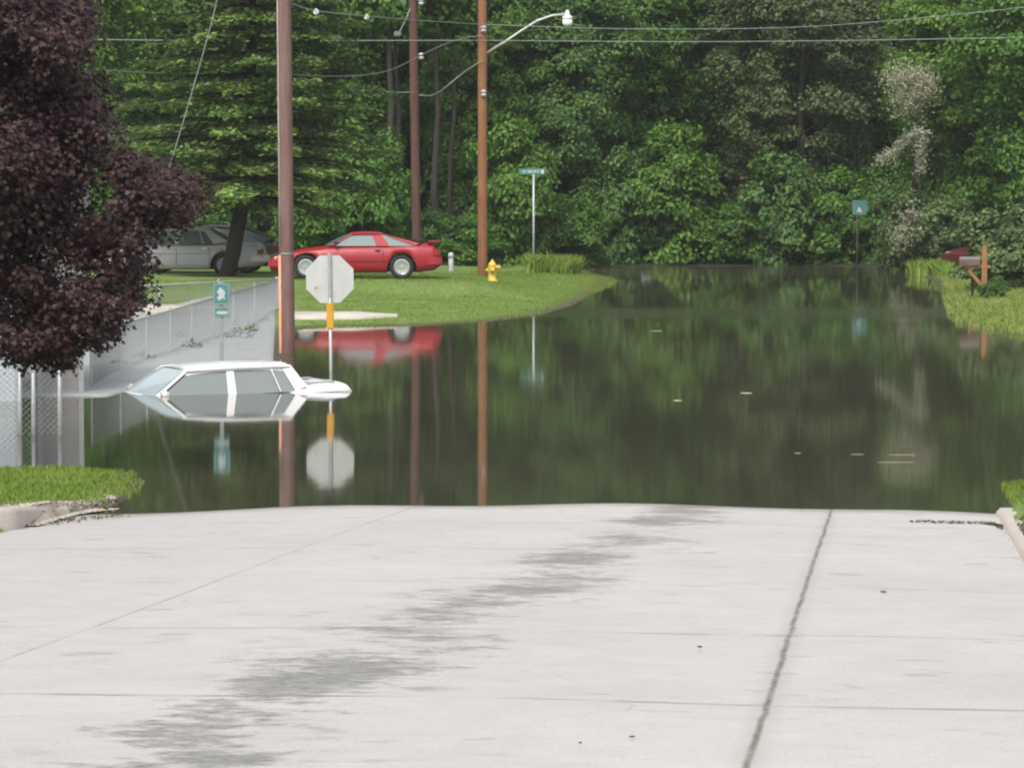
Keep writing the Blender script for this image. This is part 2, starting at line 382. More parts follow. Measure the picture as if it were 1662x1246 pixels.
# wet grey side street running off to the left
b = NB('wet_street_concrete'); v = b.coord()
n0 = b.noise(0.25, 4, v, (1.0, 0.4, 1)); n1 = b.noise(4, 5, v, (2.5, 0.3, 1)); n2 = b.noise(1.2, 6, v)
c = b.ramp(n0, [(0.3, (0.33, 0.355, 0.355)), (0.7, (0.41, 0.41, 0.40))])
c = b.mix(b.ramp(n1, [(0.35, 0.35), (0.65, 0.0)]), c, (0.24, 0.255, 0.26))
c = b.mix(b.ramp(n2, [(0.56, 0.0), (0.72, 0.6)]), c, (0.18, 0.22, 0.13))
b.princ(c, 0.45, bump=n2, bstr=0.1)
M_WET = b.m
tp = [(-220, 640), (-100, 615), (0, 592), (60, 577), (110, 560), (145, 545), (200, 517), (270, 500), (340, 483), (380, 478), (412, 480), (440, 462), (456, 458)]
top = [G(*p) for p in tp]; bot = [WZ(x + 0 * i, 645.5) for i, (x, y) in enumerate(tp)]
bot = [WZ(*q) for q in ((-220, 648), (-100, 647.5), (0, 646), (60, 645), (110, 645), (140, 645), (176, 645), (215, 634), (260, 629), (300, 625.5), (350, 622), (400, 618), (447, 614))]
sheet('side_street', resample(top, 80), [bot[0].lerp(bot[0], 0)] and resample(bot, 80), M_WET, 60, 0.03, sink=True, kind='structure')
b = NB('pavement_concrete'); f = b.noise(1.5, 6); c = b.ramp(f, [(0.3, (0.42, 0.37, 0.30)), (0.7, (0.55, 0.50, 0.43))]); b.princ(c, 0.8, bump=f, bstr=0.2)
M_PAVE = b.m
def slab(name, tpx, bpx, n=40):
    t = resample([G(*p) for p in tpx], n); u = resample([G(*p) for p in bpx], n)
    V = []; 
    for a, c_ in zip(t, u):
        for f, dz in ((0, -0.1), (0, 0.05), (0.33, 0.055), (0.66, 0.055), (1, 0.05), (1, -0.1)):
            q = a.lerp(c_, f); V.append((q.x, q.y, gz(q.x, q.y) + dz))
    return prop(link(name, np_mesh(name, V, grid_faces(n, 6)), M_PAVE), kind='structure')
slab('pavement', [(476, 508), (540, 508.5), (600, 510), (645, 513)], [(476, 519), (540, 519), (600, 517.5), (645, 515)])
slab('pavement', [(120, 499), (225, 497), (300, 497.5), (352, 499)], [(120, 513), (225, 512), (300, 509), (352, 502)])

# kerbs (real steps)
def kerb(name, path, wdt, h, mat, depth=0.25, hf=None):
    pts = [Vector(p) for p in path]; V = []
    for i, p in enumerate(pts):
        d = (pts[min(i + 1, len(pts) - 1)] - pts[max(i - 1, 0)]); d.z = 0; d.normalize(); nrm = Vector((d.y, -d.x, 0))
        hh = h
        for off, z in ((-wdt / 2, -depth), (-wdt / 2, hh - 0.02), (-wdt / 2 + 0.03, hh), (wdt / 2 - 0.04, hh), (wdt / 2, hh - 0.04), (wdt / 2 + 0.02, -depth)):
            q = p + nrm * off; V.append((q.x, q.y, p.z + z))
    return prop(link(name, np_mesh(name, V, grid_faces(len(pts), 6)), mat), kind='structure')
b = NB('kerb_concrete'); f = b.noise(1.1, 6); f2 = b.noise(45, 3)
c = b.ramp(f, [(0.3, (0.42, 0.37, 0.32)), (0.7, (0.50, 0.46, 0.41))]); b.princ(b.mix(b.ramp(f2, [(0.35, 0.3), (0.5, 0)]), c, (0.2, 0.17, 0.14)), 0.85, bump=f2, bstr=0.15)
M_KERB = b.m
def rp(t, r, dz=0.0):
    P = RC + RD * r + RN * t; return Vector((P.x, P.y, float(road_z(P.x, P.y)) + dz))
rk = [rp(4.38, r) for r in (-30, -22, -15, -9, -6, -4.6, -3.6, -2.8, -2.1, -1.4)]
e = rk[-1]; rk += [Vector((e.x + 0.03, e.y + 0.5, -0.0)), Vector((e.x + 0.10, e.y + 1.0, -0.02)), Vector((e.x + 0.22, e.y + 1.5, -0.10))]
kerb('kerb', resample(rk, 90)[::-1], 0.22, 0.075, M_KERB)
lk = [G(-260, 845), G(-100, 838), G(0, 834), G(60, 832), G(92, 831)]
kerb('kerb', resample(lk, 40), 0.26, 0.06, M_KERB)

# ---------------------------------------------------------------- foliage builders
def leaves_np(C, N, S, rng, aspect=0.62, fold=0.0):
    """one diamond leaf per centre; N = preferred normals"""
    n = len(C); N = N / (np.linalg.norm(N, axis=1, keepdims=True) + 1e-9)
    A = rng.normal(size=(n, 3)); A -= N * (A * N).sum(1, keepdims=True); A /= np.linalg.norm(A, axis=1, keepdims=True) + 1e-9
    B = np.cross(N, A); S = S[:, None]
    V = np.stack([C + A * S, C + B * S * aspect, C - A * S, C - B * S * aspect], 1).reshape(-1, 3)
    return V, np.arange(4 * n).reshape(-1, 4)
def broad_crown(rng, rx, ry, z0, z1, nclump, per, leaf, clump=0.75, shell=0.55, flat=0.55, wob=0.25):
    cen = np.array([0, 0, (z0 + z1) / 2]); rad = np.array([rx, ry, (z1 - z0) / 2])
    d = rng.normal(size=(nclump, 3)); d /= np.linalg.norm(d, axis=1, keepdims=True)
    r = shell + (1 - shell) * rng.random(nclump) ** 0.6
    lob = 1 + wob * np.sin(d[:, 0] * 4 + rng.random() * 6) * np.sin(d[:, 2] * 5 + rng.random() * 6)
    cc = cen + d * rad * (r * lob)[:, None]
    cr = clump * (0.55 + 0.9 * rng.random(nclump))
    C, N = [], []
    for i in range(nclump):
        m = int(per * (cr[i] / clump) ** 1.6) + 3
        q = rng.normal(size=(m, 3)); q /= np.linalg.norm(q, axis=1, keepdims=True)
        rr = rng.random(m) ** 0.45
        off = q * rr[:, None] * cr[i] * np.array([1, 1, flat]); off[:, 2] += -0.25 * (off[:, 0] ** 2 + off[:, 1] ** 2) / cr[i]
        C.append(cc[i] + off); N.append(q * 0.7 + d[i] * 0.45 + np.array([0, 0, 0.75]) + rng.normal(size=(m, 3)) * 0.45)
    C = np.concatenate(C); N = np.concatenate(N)
    S = leaf * (0.6 + 0.8 * rng.random(len(C)))
    return leaves_np(C, N, S, rng), cc
def trunk_bm(rng, h, r, targets, lean=0.0, z0=-0.4):
    bm = bmesh.new(); pts = [Vector((lean * (z / h) + 0.06 * math.sin(z * 1.3 + r * 9), 0.05 * math.cos(z * 1.1), z)) for z in np.linspace(z0, h, 9)]
    tube(bm, pts, [r * (1.15 if i == 0 else 1) * (1 - 0.75 * i / 8) for i in range(9)], 9)
    for t in targets:
        t = Vector(t); zb = max(0.5, min(h * 0.8, t.z - 0.5 * math.hypot(t.x, t.y))); s = Vector((lean * zb / h, 0, zb)); mid = s.lerp(t, 0.5) + Vector((0, 0, -0.12))
        tube(bm, [s, mid, t], [r * 0.38 * (1 - 0.5 * zb / h), r * 0.22, 0.012], 6)
    return bm
MLEAF = {
 'maple': leafmat('crimson_leaves', (0.0154, 0.0076, 0.0085), (0.036, 0.016, 0.0187), (0.1073, 0.0547, 0.0576), 0.12, 0.35, 0.9),
 'conifer': leafmat('conifer_needles', (0.0234, 0.0504, 0.0168), (0.0975, 0.174, 0.042), (0.273, 0.384, 0.096), 0.2, 0.2, 0.7),
 'green': leafmat('green_leaves', (0.0309, 0.0812, 0.0148), (0.0693, 0.1658, 0.0246), (0.1465, 0.2792, 0.043), 0.3, 0.3, 0.35),
 'light': leafmat('light_green_leaves', (0.0387, 0.0921, 0.0139), (0.0904, 0.198, 0.0268), (0.1872, 0.3183, 0.0514), 0.32, 0.3, 0.4),
 'blue': leafmat('bluish_green_leaves', (0.032, 0.0763, 0.0186), (0.0675, 0.1543, 0.0332), (0.1509, 0.2633, 0.0622), 0.28, 0.3, 0.4),
 'brown': leafmat('brownish_leaves', (0.0368, 0.0625, 0.021), (0.0819, 0.1125, 0.0378), (0.147, 0.1812, 0.0683), 0.25, 0.25, 0.5),
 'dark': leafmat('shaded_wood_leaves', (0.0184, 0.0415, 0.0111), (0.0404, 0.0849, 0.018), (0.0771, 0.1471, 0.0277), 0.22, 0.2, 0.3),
 'blossom': leafmat('pale_blossom', (0.1613, 0.1663, 0.1039), (0.3026, 0.3015, 0.2075), (0.5038, 0.5094, 0.3718), 0.3, 0.2, 0.8),
 'pale': leafmat('pale_green_leaves', (0.0495, 0.0935, 0.0308), (0.11, 0.1705, 0.0605), (0.209, 0.275, 0.11), 0.3, 0.25, 0.8),
}
TV = {}
def tree_variant(key, mat, rx, ry, z0, z1, ncl, per, leaf, clump, h, r, seed, **kw):
    rng = np.random.default_rng(seed)
    (V, F), cc = broad_crown(rng, rx, ry, z0, z1, ncl, per, leaf, clump, **kw)
    me = np_mesh('crown', V, F); me.materials.append(mat)
    idx = rng.choice(len(cc), min(12, len(cc)), replace=False)
    bm = trunk_bm(rng, h, r, cc[idx]); tm = bpy.data.meshes.new('trunk'); bm.to_mesh(tm); bm.free(); tm.materials.append(M_BARK)
    for p_ in tm.polygons: p_.use_smooth = True
    TV[key] = (me, tm)
def plant_tree(key, x, y, label, cat='tree', name='broadleaf_tree', sc=1.0, rz=0.0, group=None, zs=1.0, stem='trunk'):
    me, tm = TV[key]
    t = thing(name, label, cat, (x, y, gz(x, y)), rz, group); t.scale = (sc, sc, sc * zs)
    o = bpy.data.objects.new('crown', me); COL.objects.link(o); o.parent = t
    o = bpy.data.objects.new(stem, tm); COL.objects.link(o); o.parent = t
    return t
tree_variant('green1', MLEAF['green'], 3.2, 2.6, 0.3, 13.0, 300, 190, 0.078, 0.72, 11, 0.20, 11)
tree_variant('green2', MLEAF['blue'], 2.9, 2.4, 0.4, 12.0, 280, 190, 0.078, 0.7, 10, 0.17, 12)
tree_variant('light1', MLEAF['light'], 2.7, 2.3, 0.5, 12.5, 270, 190, 0.078, 0.7, 10, 0.16, 13, shell=0.6)
tree_variant('brown1', MLEAF['brown'], 3.3, 2.4, 1.2, 12.5, 240, 180, 0.075, 0.72, 11, 0.2, 14)
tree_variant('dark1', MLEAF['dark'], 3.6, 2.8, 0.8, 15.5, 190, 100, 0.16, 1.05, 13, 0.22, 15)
tree_variant('shrubg', MLEAF['green'], 1.5, 1.2, -0.2, 2.5, 90, 170, 0.062, 0.42, 1.8, 0.05, 16, shell=0.45)
tree_variant('shrubl', MLEAF['light'], 1.4, 1.1, -0.2, 2.7, 90, 170, 0.062, 0.42, 1.8, 0.05, 17, shell=0.45)
tree_variant('shrubp', MLEAF['pale'], 1.5, 1.2, -0.2, 2.4, 95, 170, 0.06, 0.40, 1.6, 0.05, 18, shell=0.45)
tree_variant('shrubd', MLEAF['blue'], 1.7, 1.2, -0.3, 2.0, 90, 170, 0.065, 0.42, 1.4, 0.05, 19, shell=0.4)

# far wood behind everything
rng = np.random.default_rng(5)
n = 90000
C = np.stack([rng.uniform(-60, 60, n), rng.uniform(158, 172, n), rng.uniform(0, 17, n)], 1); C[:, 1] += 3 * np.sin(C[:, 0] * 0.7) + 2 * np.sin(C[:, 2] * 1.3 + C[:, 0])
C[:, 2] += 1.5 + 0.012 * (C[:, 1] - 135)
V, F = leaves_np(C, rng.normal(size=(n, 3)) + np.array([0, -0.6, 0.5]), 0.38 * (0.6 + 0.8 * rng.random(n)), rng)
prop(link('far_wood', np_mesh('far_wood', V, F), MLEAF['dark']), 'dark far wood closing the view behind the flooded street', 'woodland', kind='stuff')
# back row trees
k = 0
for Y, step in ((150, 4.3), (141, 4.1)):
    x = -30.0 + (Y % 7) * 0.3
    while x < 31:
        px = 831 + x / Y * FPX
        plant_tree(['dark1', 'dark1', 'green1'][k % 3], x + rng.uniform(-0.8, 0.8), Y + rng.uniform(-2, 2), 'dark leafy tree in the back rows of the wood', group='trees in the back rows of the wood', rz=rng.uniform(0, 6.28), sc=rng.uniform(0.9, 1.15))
        x += step; k += 1

def T(key, px, Y, label, **kw):
    return plant_tree(key, (px - 831) / FPX * Y, Y, label, **kw)
T('light1', 100, 122, 'light green tree showing over the right side of the crimson maple', rz=1.0)
T('green1', 215, 128, 'green tree behind the spreading conifer and the silver car', rz=2.0)
T('green2', 390, 127, 'bluish green tree hidden behind the middle of the conifer', rz=0.3)
T('green1', 545, 130, 'green tree behind the conifer, above the hood of the red car', rz=4.0)
T('dark1', 690, 136, 'dark shady tree between the two brown utility poles', rz=4.3, sc=0.9)
T('light1', 770, 130, 'tall light green tree right behind the pole with the lamp', rz=2.6, sc=0.8, zs=1.15)
T('green2', 905, 131, 'bluish green tree behind the street name sign', rz=5.0, sc=0.95)
T('green1', 1010, 134, 'tall green tree behind the lamp head', rz=0.8, zs=1.1)
T('dark1', 1120, 139, 'dark recessed tree left of the brownish tree', rz=1.9, sc=0.9)
T('brown1', 1300, 132, 'brownish tree with olive leaves above the low shrubs', rz=2.2, sc=1.0)
T('green2', 1200, 137, 'green tree partly behind the brownish tree', rz=3.3)
T('green1', 1430, 137, 'green tree behind the pale blossom', rz=1.2)
T('light1', 1575, 124, 'bright green tree above the mailbox', rz=0.4, sc=0.95)
T('green1', 1720, 120, 'green tree at the right edge behind the pale bush', rz=5.5)
# low shrubs along the far shore
SH = [('shrubg', 745, 121, 'round green shrub right of the white marker post', 0.8), ('shrubl', 830, 124, 'light green shrub between the lamp pole and the street name sign', 1.05),
      ('shrubg', 925, 126, 'green shrub right of the street name sign', 1.0), ('shrubd', 1000, 129.5, 'dark low shrub at the far shore, left of the broad light shrub', 1.0),
      ('shrubl', 1090, 130, 'broad light green shrub on the far shore in the middle of the wood', 1.2), ('shrubg', 1180, 130.3, 'green shrub at the far shore below the dark hollow', 1.15),
      ('shrubd', 1265, 130.2, 'bluish shrub on the far shore left of the small green sign', 1.2), ('shrubg', 1350, 130.5, 'green shrub directly left of the small green sign', 1.1),
      ('shrubd', 1440, 129.8, 'bluish shrub right of the small green sign', 1.0), ('shrubp', 1500, 121, 'pale green shrub with whitish shoots left of the mailbox', 0.95),
      ('shrubl', 1530, 125, 'light green shrub behind the pale shrub near the mailbox', 1.1), ('shrubp', 1655, 98, 'greyish green bush right of the mailbox at the frame edge', 1.15),
      ('shrubl', 500, 113, 'light green shrub seen between the conifer and the red car', 0.9), ('shrubg', 600, 120, 'green shrub behind the roof of the red car', 0.9),
      ('shrubd', 690, 121, 'dark shrub behind the tail of the red car', 0.7), ('shrubd', 330, 114, 'dark shrub behind the silver sedan', 1.0), ('shrubg', 215, 113, 'green shrub behind the front of the silver sedan', 1.0)]
for i, (kx, px, Y, lb, sc) in enumerate(SH):
    T(kx, px, Y, lb, cat='shrub', name='shrub', sc=sc * (1.0, 1.12, 0.9)[i % 3], rz=i * 1.7, stem='stem', zs=(1.0 if Y < 105 else (0.85, 1.45, 1.1, 1.75, 1.25)[i % 5]))

# thin dark trunks in the shady gap
def gap_trunk(px, Y, r, lean, lb):
    x = (px - 831) / FPX * Y; rng = np.random.default_rng(int(px))
    t = thing('slender_tree', lb, 'tree', (x, Y, gz(x, Y)))
    (V, F), cc = broad_crown(rng, 1.5, 1.3, 7.5, 12.0, 60, 90, 0.12, 0.7)
    link('crown', np_mesh('crown', V, F), MLEAF['green'], t)
    from_bm('trunk', trunk_bm(rng, 10.5, r, cc[:6], lean), M_BARK, t, True)
gap_trunk(628, 122, 0.17, 0.2, 'dark slender trunk just left of the thin brown utility pole')
gap_trunk(650, 125, 0.13, -0.2, 'thin dark trunk close beside the thin brown utility pole')
gap_trunk(706, 123, 0.15, 0.1, 'dark slender trunk right of the thin brown utility pole')
gap_trunk(728, 124, 0.10, 0.3, 'thinnest dark trunk above the white marker post')

# pale blossom sprays
def spray(px_pts, Y, n, rad, mat, label, name='blossoming_tree', leaf=0.040):
    pts = [AT(x, y, Y) for x, y in px_pts]; base = Vector((pts[-1].x + 0.2, Y + 0.3, gz(pts[-1].x, Y)))
    t = thing(name, label, 'tree', base); rng = np.random.default_rng(len(label))
    P = np.array(resample(pts, 60)); idx = rng.integers(0, 60, n)
    C = P[idx] + rng.normal(size=(n, 3)) * np.array([rad, rad, rad * 0.8]) * (0.4 + 0.8 * rng.random(n))[:, None] * (0.4 + 0.8 * np.abs(np.sin(idx * 0.23)))[:, None]
    V, F = leaves_np(C - np.array(base), rng.normal(size=(n, 3)) + np.array([0, -0.5, 0.7]), leaf * (0.6 + 0.7 * rng.random(n)), rng)
    link('blossom', np_mesh('blossom', V, F), mat, t)
    bm = bmesh.new(); q = [Vector((0, 0, -0.2))] + [p_ - base for p_ in pts[::-1]]
    tube(bm, q, [0.09] + [max(0.012, 0.05 - 0.006 * i) for i in range(len(pts))], 6); from_bm('trunk', bm, M_BARK, t, True)
spray([(1452, 128), (1500, 132), (1490, 150), (1475, 160), (1480, 178)], 121, 6500, 0.36, MLEAF['blossom'], 'tree with a pale whitish blossom head at the right of the brownish tree', leaf=0.040)
spray([(1425, 262), (1450, 248), (1470, 228), (1492, 212), (1500, 218), (1494, 250), (1492, 280)], 120.5, 2600, 0.15, MLEAF['blossom'], 'tree with narrow pale hanging sprays left of the bright green tree')
spray([(1478, 345), (1474, 362), (1468, 380), (1464, 395)], 119.5, 900, 0.22, MLEAF['blossom'], 'small pale blossoming sapling at the edge of the pale shrub', leaf=0.05)

# crimson maple, near left
def maple():
    Y = 40.0; base = Vector(((-165 - 831) / FPX * Y, Y, 0)); base.z = gz(base.x, base.y)
    rng = np.random.default_rng(21)
    t = thing('crimson_maple', 'dark purple-leaved maple crown hanging over the left foreground', 'tree', base)
    cl = []
    cen = np.array([0, 0, 3.75 - base.z]); 
    for _ in range(520):
        d = rng.normal(size=3); d /= np.linalg.norm(d); r = 0.45 + 0.55 * rng.random() ** 0.5
        cl.append((cen + d * r * np.array([2.12, 2.1, 2.22]), 0.30 + 0.25 * rng.random(), d))
    for px, py, rr, m in ((283, 312, 28, 6), (290, 345, 22, 4), (245, 318, 38, 8), (222, 360, 42, 8), (205, 270, 34, 6), (185, 420, 42, 7), (145, 220, 42, 7), (85, 120, 42, 6), (70, 60, 40, 6),
                          (180, 470, 32, 6), (208, 490, 20, 4), (175, 510, 36, 6), (150, 535, 26, 5), (90, 530, 42, 8), (100, 555, 20, 3), (50, 545, 40, 7), (40, 560, 20, 4), (8, 535, 40, 6), (130, 400, 50, 9), (60, 460, 50, 9), (120, 480, 45, 8), (60, 100, 60, 8), (90, 20, 50, 6)):
        for _ in range(m):
            p_ = AT(px + rng.normal() * rr * 0.45, py + rng.normal() * rr * 0.45, Y + rng.uniform(-1.3, 0.9)) - base
            cl.append((np.array(p_), 0.20 + 0.16 * rng.random(), np.array([0.5, -0.6, 0.3])))
    C, N = [], []
    for c_, r, d in cl:
        m = int(330 * (r / 0.4) ** 1.7) + 8
        q = rng.normal(size=(m, 3)); q /= np.linalg.norm(q, axis=1, keepdims=True); off = q * (rng.random(m) ** 0.45)[:, None] * r * np.array([1, 1, 0.75])
        C.append(c_ + off); N.append(q * 0.6 + d * 0.4 + np.array([0, 0, 0.6]) + rng.normal(size=(m, 3)) * 0.5)
    C = np.concatenate(C); N = np.concatenate(N)
    S = 0.035 * (0.6 + 0.8 * rng.random(len(C)))
    # lobed maple leaf: two crossed diamonds in one plane
    n = len(C); N = N / np.linalg.norm(N, axis=1, keepdims=True)
    A = rng.normal(size=(n, 3)); A -= N * (A * N).sum(1, keepdims=True); A /= np.linalg.norm(A, axis=1, keepdims=True); B = np.cross(N, A); S = S[:, None]
    ring = []
    for k_, rr in enumerate([1.15, 0.45, 1.0, 0.45, 0.75, 0.25, 0.75, 0.45, 1.0, 0.45]):
        a = 2 * math.pi * k_ / 10; ring.append(C + (A * math.cos(a) + B * math.sin(a)) * S * rr)
    V = np.stack(ring, 1).reshape(-1, 3)
    link('crown', np_mesh('crown', V, np.arange(10 * n).reshape(-1, 10)), MLEAF['maple'], t)
    tg = [c_ for c_, r, d in cl[:520:20] if c_[2] > 2.4]
    from_bm('trunk', trunk_bm(rng, 4.6, 0.15, tg), M_BARK, t, True)
maple()

# spreading conifer with layered fronds
def conifer():
    Y = 99.0; bp = G(366, 449); base = Vector(((368 - 831) / FPX * Y, Y, 0)); base.z = gz(base.x, base.y)
    t = thing('spreading_conifer', 'large conifer with layered drooping branches beside the parked cars', 'tree', base)
    rng = np.random.default_rng(31); C, N, S = [], [], []
    bm = bmesh.new(); lean = 0.55
    def tx(z): return 0.75 * (1 - math.exp(-z / 2.5))
    pts = [Vector((tx(z), 0, z)) for z in np.linspace(-0.3, 12.5, 14)]
    tube(bm, pts, [0.225 * (1 - 0.8 * i / 13) for i in range(14)], 10)
    z = 1.95; lev = 0
    while z < 12.2:
        Rz = 4.3 * (1 - max(0, z - 3) / 12.5) * (0.85 if z < 2.4 else 0.95 if z < 3 else 1)
        nb = 11 if Rz > 2 else 8
        for k_ in range(nb):
            a = 2 * math.pi * (k_ + rng.uniform(-0.3, 0.3)) / nb + lev * 0.7
            L = Rz * rng.uniform(0.72, 1.12); zz = z + rng.uniform(-0.12, 0.12) + 0.1
            dx, dy = math.cos(a), math.sin(a)
            sp = [Vector((tx(zz) + dx * L * s, dy * L * s, zz + 0.35 * s * rng.uniform(0.7, 1.3) - 0.75 * s * s + (0.1 if s > .9 else 0))) for s in (0, 0.25, 0.5, 0.75, 1.0)]
            tube(bm, sp, [0.05, 0.04, 0.03, 0.02, 0.008], 5)
            m = int(190 * L / 4 + 70) * 2
            s = rng.random(m) ** 0.75; i0 = np.minimum((s * 4).astype(int), 3); f = s * 4 - i0
            P = np.array([list(q) for q in sp]); c_ = P[i0] * (1 - f)[:, None] + P[i0 + 1] * f[:, None]
            wd = (0.20 + 0.62 * np.sin(np.pi * np.clip(s, 0, 1) ** 0.8)) * 0.9
            lat = rng.uniform(-1, 1, m); side = np.array([-dy, dx, 0])
            c_ = c_ + side * (lat * wd)[:, None]; c_[:, 2] += -0.22 * np.abs(lat) * wd + rng.normal(size=m) * 0.045 - 0.10 * rng.random(m) ** 2
            C.append(c_); nn = np.tile(np.array([dx * 0.25, dy * 0.25, 1.0]), (m, 1)) + rng.normal(size=(m, 3)) * 0.22; N.append(nn)
            S.append(0.095 * (0.6 + 0.7 * rng.random(m)))
        z += 0.52 if z < 4 else 0.6; lev += 1
    V, F = leaves_np(np.concatenate(C), np.concatenate(N), np.concatenate(S), rng, 0.45)
    link('crown', np_mesh('crown', V, F), MLEAF['conifer'], t)
    from_bm('trunk', bm, M_BARK, t, True)
conifer()

# grass blades
def blades(name, polypx, n, h, label, seed, mat, wpx=None):
    rng = np.random.default_rng(seed); P = np.array([tuple(G(*p))[:2] for p in polypx]); lo, hi = P.min(0), P.max(0)
    pts = rng.uniform(lo, hi, (n * 3, 2)); ins = sdist(pts[:, 0], pts[:, 1], P) > 0; pts = pts[ins][:n]; m = len(pts)
    pts = pts[sdist(pts[:, 0], pts[:, 1], P)[:] > 0.5 * rng.random(len(pts)) ** 2 * 0.9]
    z = ground_z(pts[:, 0], pts[:, 1]); ok = z > -0.03; pts = pts[ok]; z = z[ok]; m = len(pts)
    hh = h * (0.4 + 0.9 * rng.random(m)) ; a = rng.uniform(0, 6.28, m); wd = h * 0.10
    b0 = np.stack([pts[:, 0], pts[:, 1], z - 0.01], 1); sd_ = np.stack([np.cos(a), np.sin(a), a * 0], 1) * wd
    ln = rng.normal(size=(m, 3)) * 0.35; ln[:, 2] = 1; tip = b0 + ln * hh[:, None]; mid = b0 + ln * np.array([0.35, 0.35, 1]) * (hh * 0.55)[:, None]
    V = np.stack([b0 - sd_, b0 + sd_, mid + sd_ * 0.7, tip, mid - sd_ * 0.7], 1).reshape(-1, 3)
    return prop(link(name, np_mesh(name, V, np.arange(5 * m).reshape(-1, 5)), mat), label, 'grass', kind='stuff')
MG = leafmat('grass_blades', (0.12, 0.19, 0.035), (0.21, 0.315, 0.055), (0.33, 0.43, 0.10), 0.35, 0.15, 0.8)
MG2 = leafmat('yellowish_grass_blades', (0.16, 0.225, 0.05), (0.27, 0.35, 0.08), (0.40, 0.47, 0.15), 0.35, 0.15, 0.8)
blades('lawn_grass', [(-60, 765), (60, 764), (120, 763), (205, 767), (238, 782), (222, 808), (185, 822), (100, 818), (0, 821), (-60, 822)], 26000, 0.06, 'bright green grass on the small near bank at the left', 1, MG)
blades('lawn_grass', [(1614, 800), (1626, 787), (1720, 780), (1760, 850), (1680, 838), (1640, 818)], 9000, 0.06, 'green grass on the near bank at the right edge', 2, MG)
blades('lawn_grass', [(470, 448), (720, 444), (960, 440), (1015, 461), (960, 480), (880, 511), (800, 522), (640, 531), (480, 534)], 70000, 0.055, 'mown green lawn sloping from the red car to the water', 3, MG)
blades('lawn_grass', [(120, 455), (452, 452), (452, 462), (412, 478), (340, 482), (270, 498), (120, 499)], 18000, 0.055, 'green lawn below the silver car behind the chain fence', 4, MG)
blades('lawn_grass', [(1528, 452), (1700, 440), (1700, 556), (1600, 535), (1556, 527), (1536, 512), (1528, 480)], 26000, 0.13, 'yellowish green grass around the mailbox on the right bank', 5, MG2)
blades('tall_grass', [(850, 436), (930, 436), (945, 443), (930, 446), (855, 444)], 5000, 0.45, 'tall green grass around the foot of the street name sign', 6, MG)
blades('tall_grass', [(1445, 434), (1545, 428), (1545, 450), (1480, 447)], 8000, 0.38, 'tall grass on the far right shore left of the mailbox', 7, MG)

# ---------------------------------------------------------------- cars
def interp(tab, x):
    for a, c_ in zip(tab, tab[1:]):
        if a[0] <= x <= c_[0]:
            f = (x - a[0]) / max(c_[0] - a[0], 1e-6); f2 = f
            return [u + (v_ - u) * f2 for u, v_ in zip(a[1:], c_[1:])]
    return list(tab[-1][1:] if x > tab[-1][0] else tab[0][1:])
def loft_body(stations, wheels, Ra, zc, L, dx=0.035):
    xs_ = sorted(set(list(np.arange(0, L, dx)) + [s[0] for s in stations])); V = []; np_ = 17
    for x in xs_:
        zt, zs, w_, zb = interp(stations, x)
        arch = -1
        for wx in wheels:
            if abs(x - wx) < Ra: arch = max(arch, zc + math.sqrt(Ra * Ra - (x - wx) ** 2))
        H = zt - zb
        half = [(0, zt), (0.45 * w_, zt - 0.006), (0.80 * w_, zt - 0.03), (0.93 * w_, zt - 0.065), (0.985 * w_, zs), (w_, zb + 0.55 * H), (0.99 * w_, zb + 0.28 * H), (0.95 * w_, zb + 0.05), (0.80 * w_, zb)]
        half = [(y, max(z_, arch if i > 3 else z_)) if z_ < arch else (y, z_) for i, (y, z_) in enumerate(half)]
        full = [(-y, z_) for y, z_ in half[::-1]] + half[1:]
        V += [(x, y, z_) for y, z_ in full]
    n = 17; F = [list(f) for f in grid_faces(len(xs_), n)]
    me = bpy.data.meshes.new('body'); 
    F.append(list(range(n))[::-1]); F.append([(len(xs_) - 1) * n + i for i in range(n)])
    for i in range(len(xs_) - 1): F.append([i * n, (i + 1) * n, (i + 1) * n + n - 1, i * n + n - 1])
    me.from_pydata([tuple(map(float, v_)) for v_ in V], [], [[int(q) for q in f] for f in F]); me.update(); return me
def pillar(bm, b0, b1, t0, t1, th=0.05):
    """quad strip pillar: base from b0 to b1, top from t0 to t1 (side view), thickness towards the middle"""
    vs_ = []
    for p_ in (b0, b1, t1, t0): vs_.append(bm.verts.new(p_))
    s = 1 if b0[1] > 0 else -1
    ws = [bm.verts.new((p_[0], p_[1] - s * th, p_[2])) for p_ in (b0, b1, t1, t0)]
    bm.faces.new(vs_); bm.faces.new(ws[::-1])
    for i in range(4): bm.faces.new((vs_[i], ws[i], ws[(i + 1) % 4], vs_[(i + 1) % 4]))
def pane(name, pts, mat, parent, nu=1, bow=None):
    bm = bmesh.new(); prism(bm, pts, 0.004, Vector((0, 1 if pts[0][1] < 0 else -1, 0))); return from_bm(name, bm, mat, parent)
def screen(name, b_, t_, mat, parent, bow):
    """windshield/rear window between base (x,halfw,z) and top; bow = forward bulge"""
    V = []; nu, nv = 13, 5
    for j in range(nv):
        f = j / (nv - 1); x = b_[0] + (t_[0] - b_[0]) * f; w_ = b_[1] + (t_[1] - b_[1]) * f; z_ = b_[2] + (t_[2] - b_[2]) * f
        for i in range(nu):
            u = -1 + 2 * i / (nu - 1); V.append((x + bow * (1 - u * u) * (1 - 0.55 * f), w_ * u, z_ + 0.025 * math.sin(f * math.pi)))
    return link(name, np_mesh(name, V, grid_faces(nv, nu)), mat, parent, True)
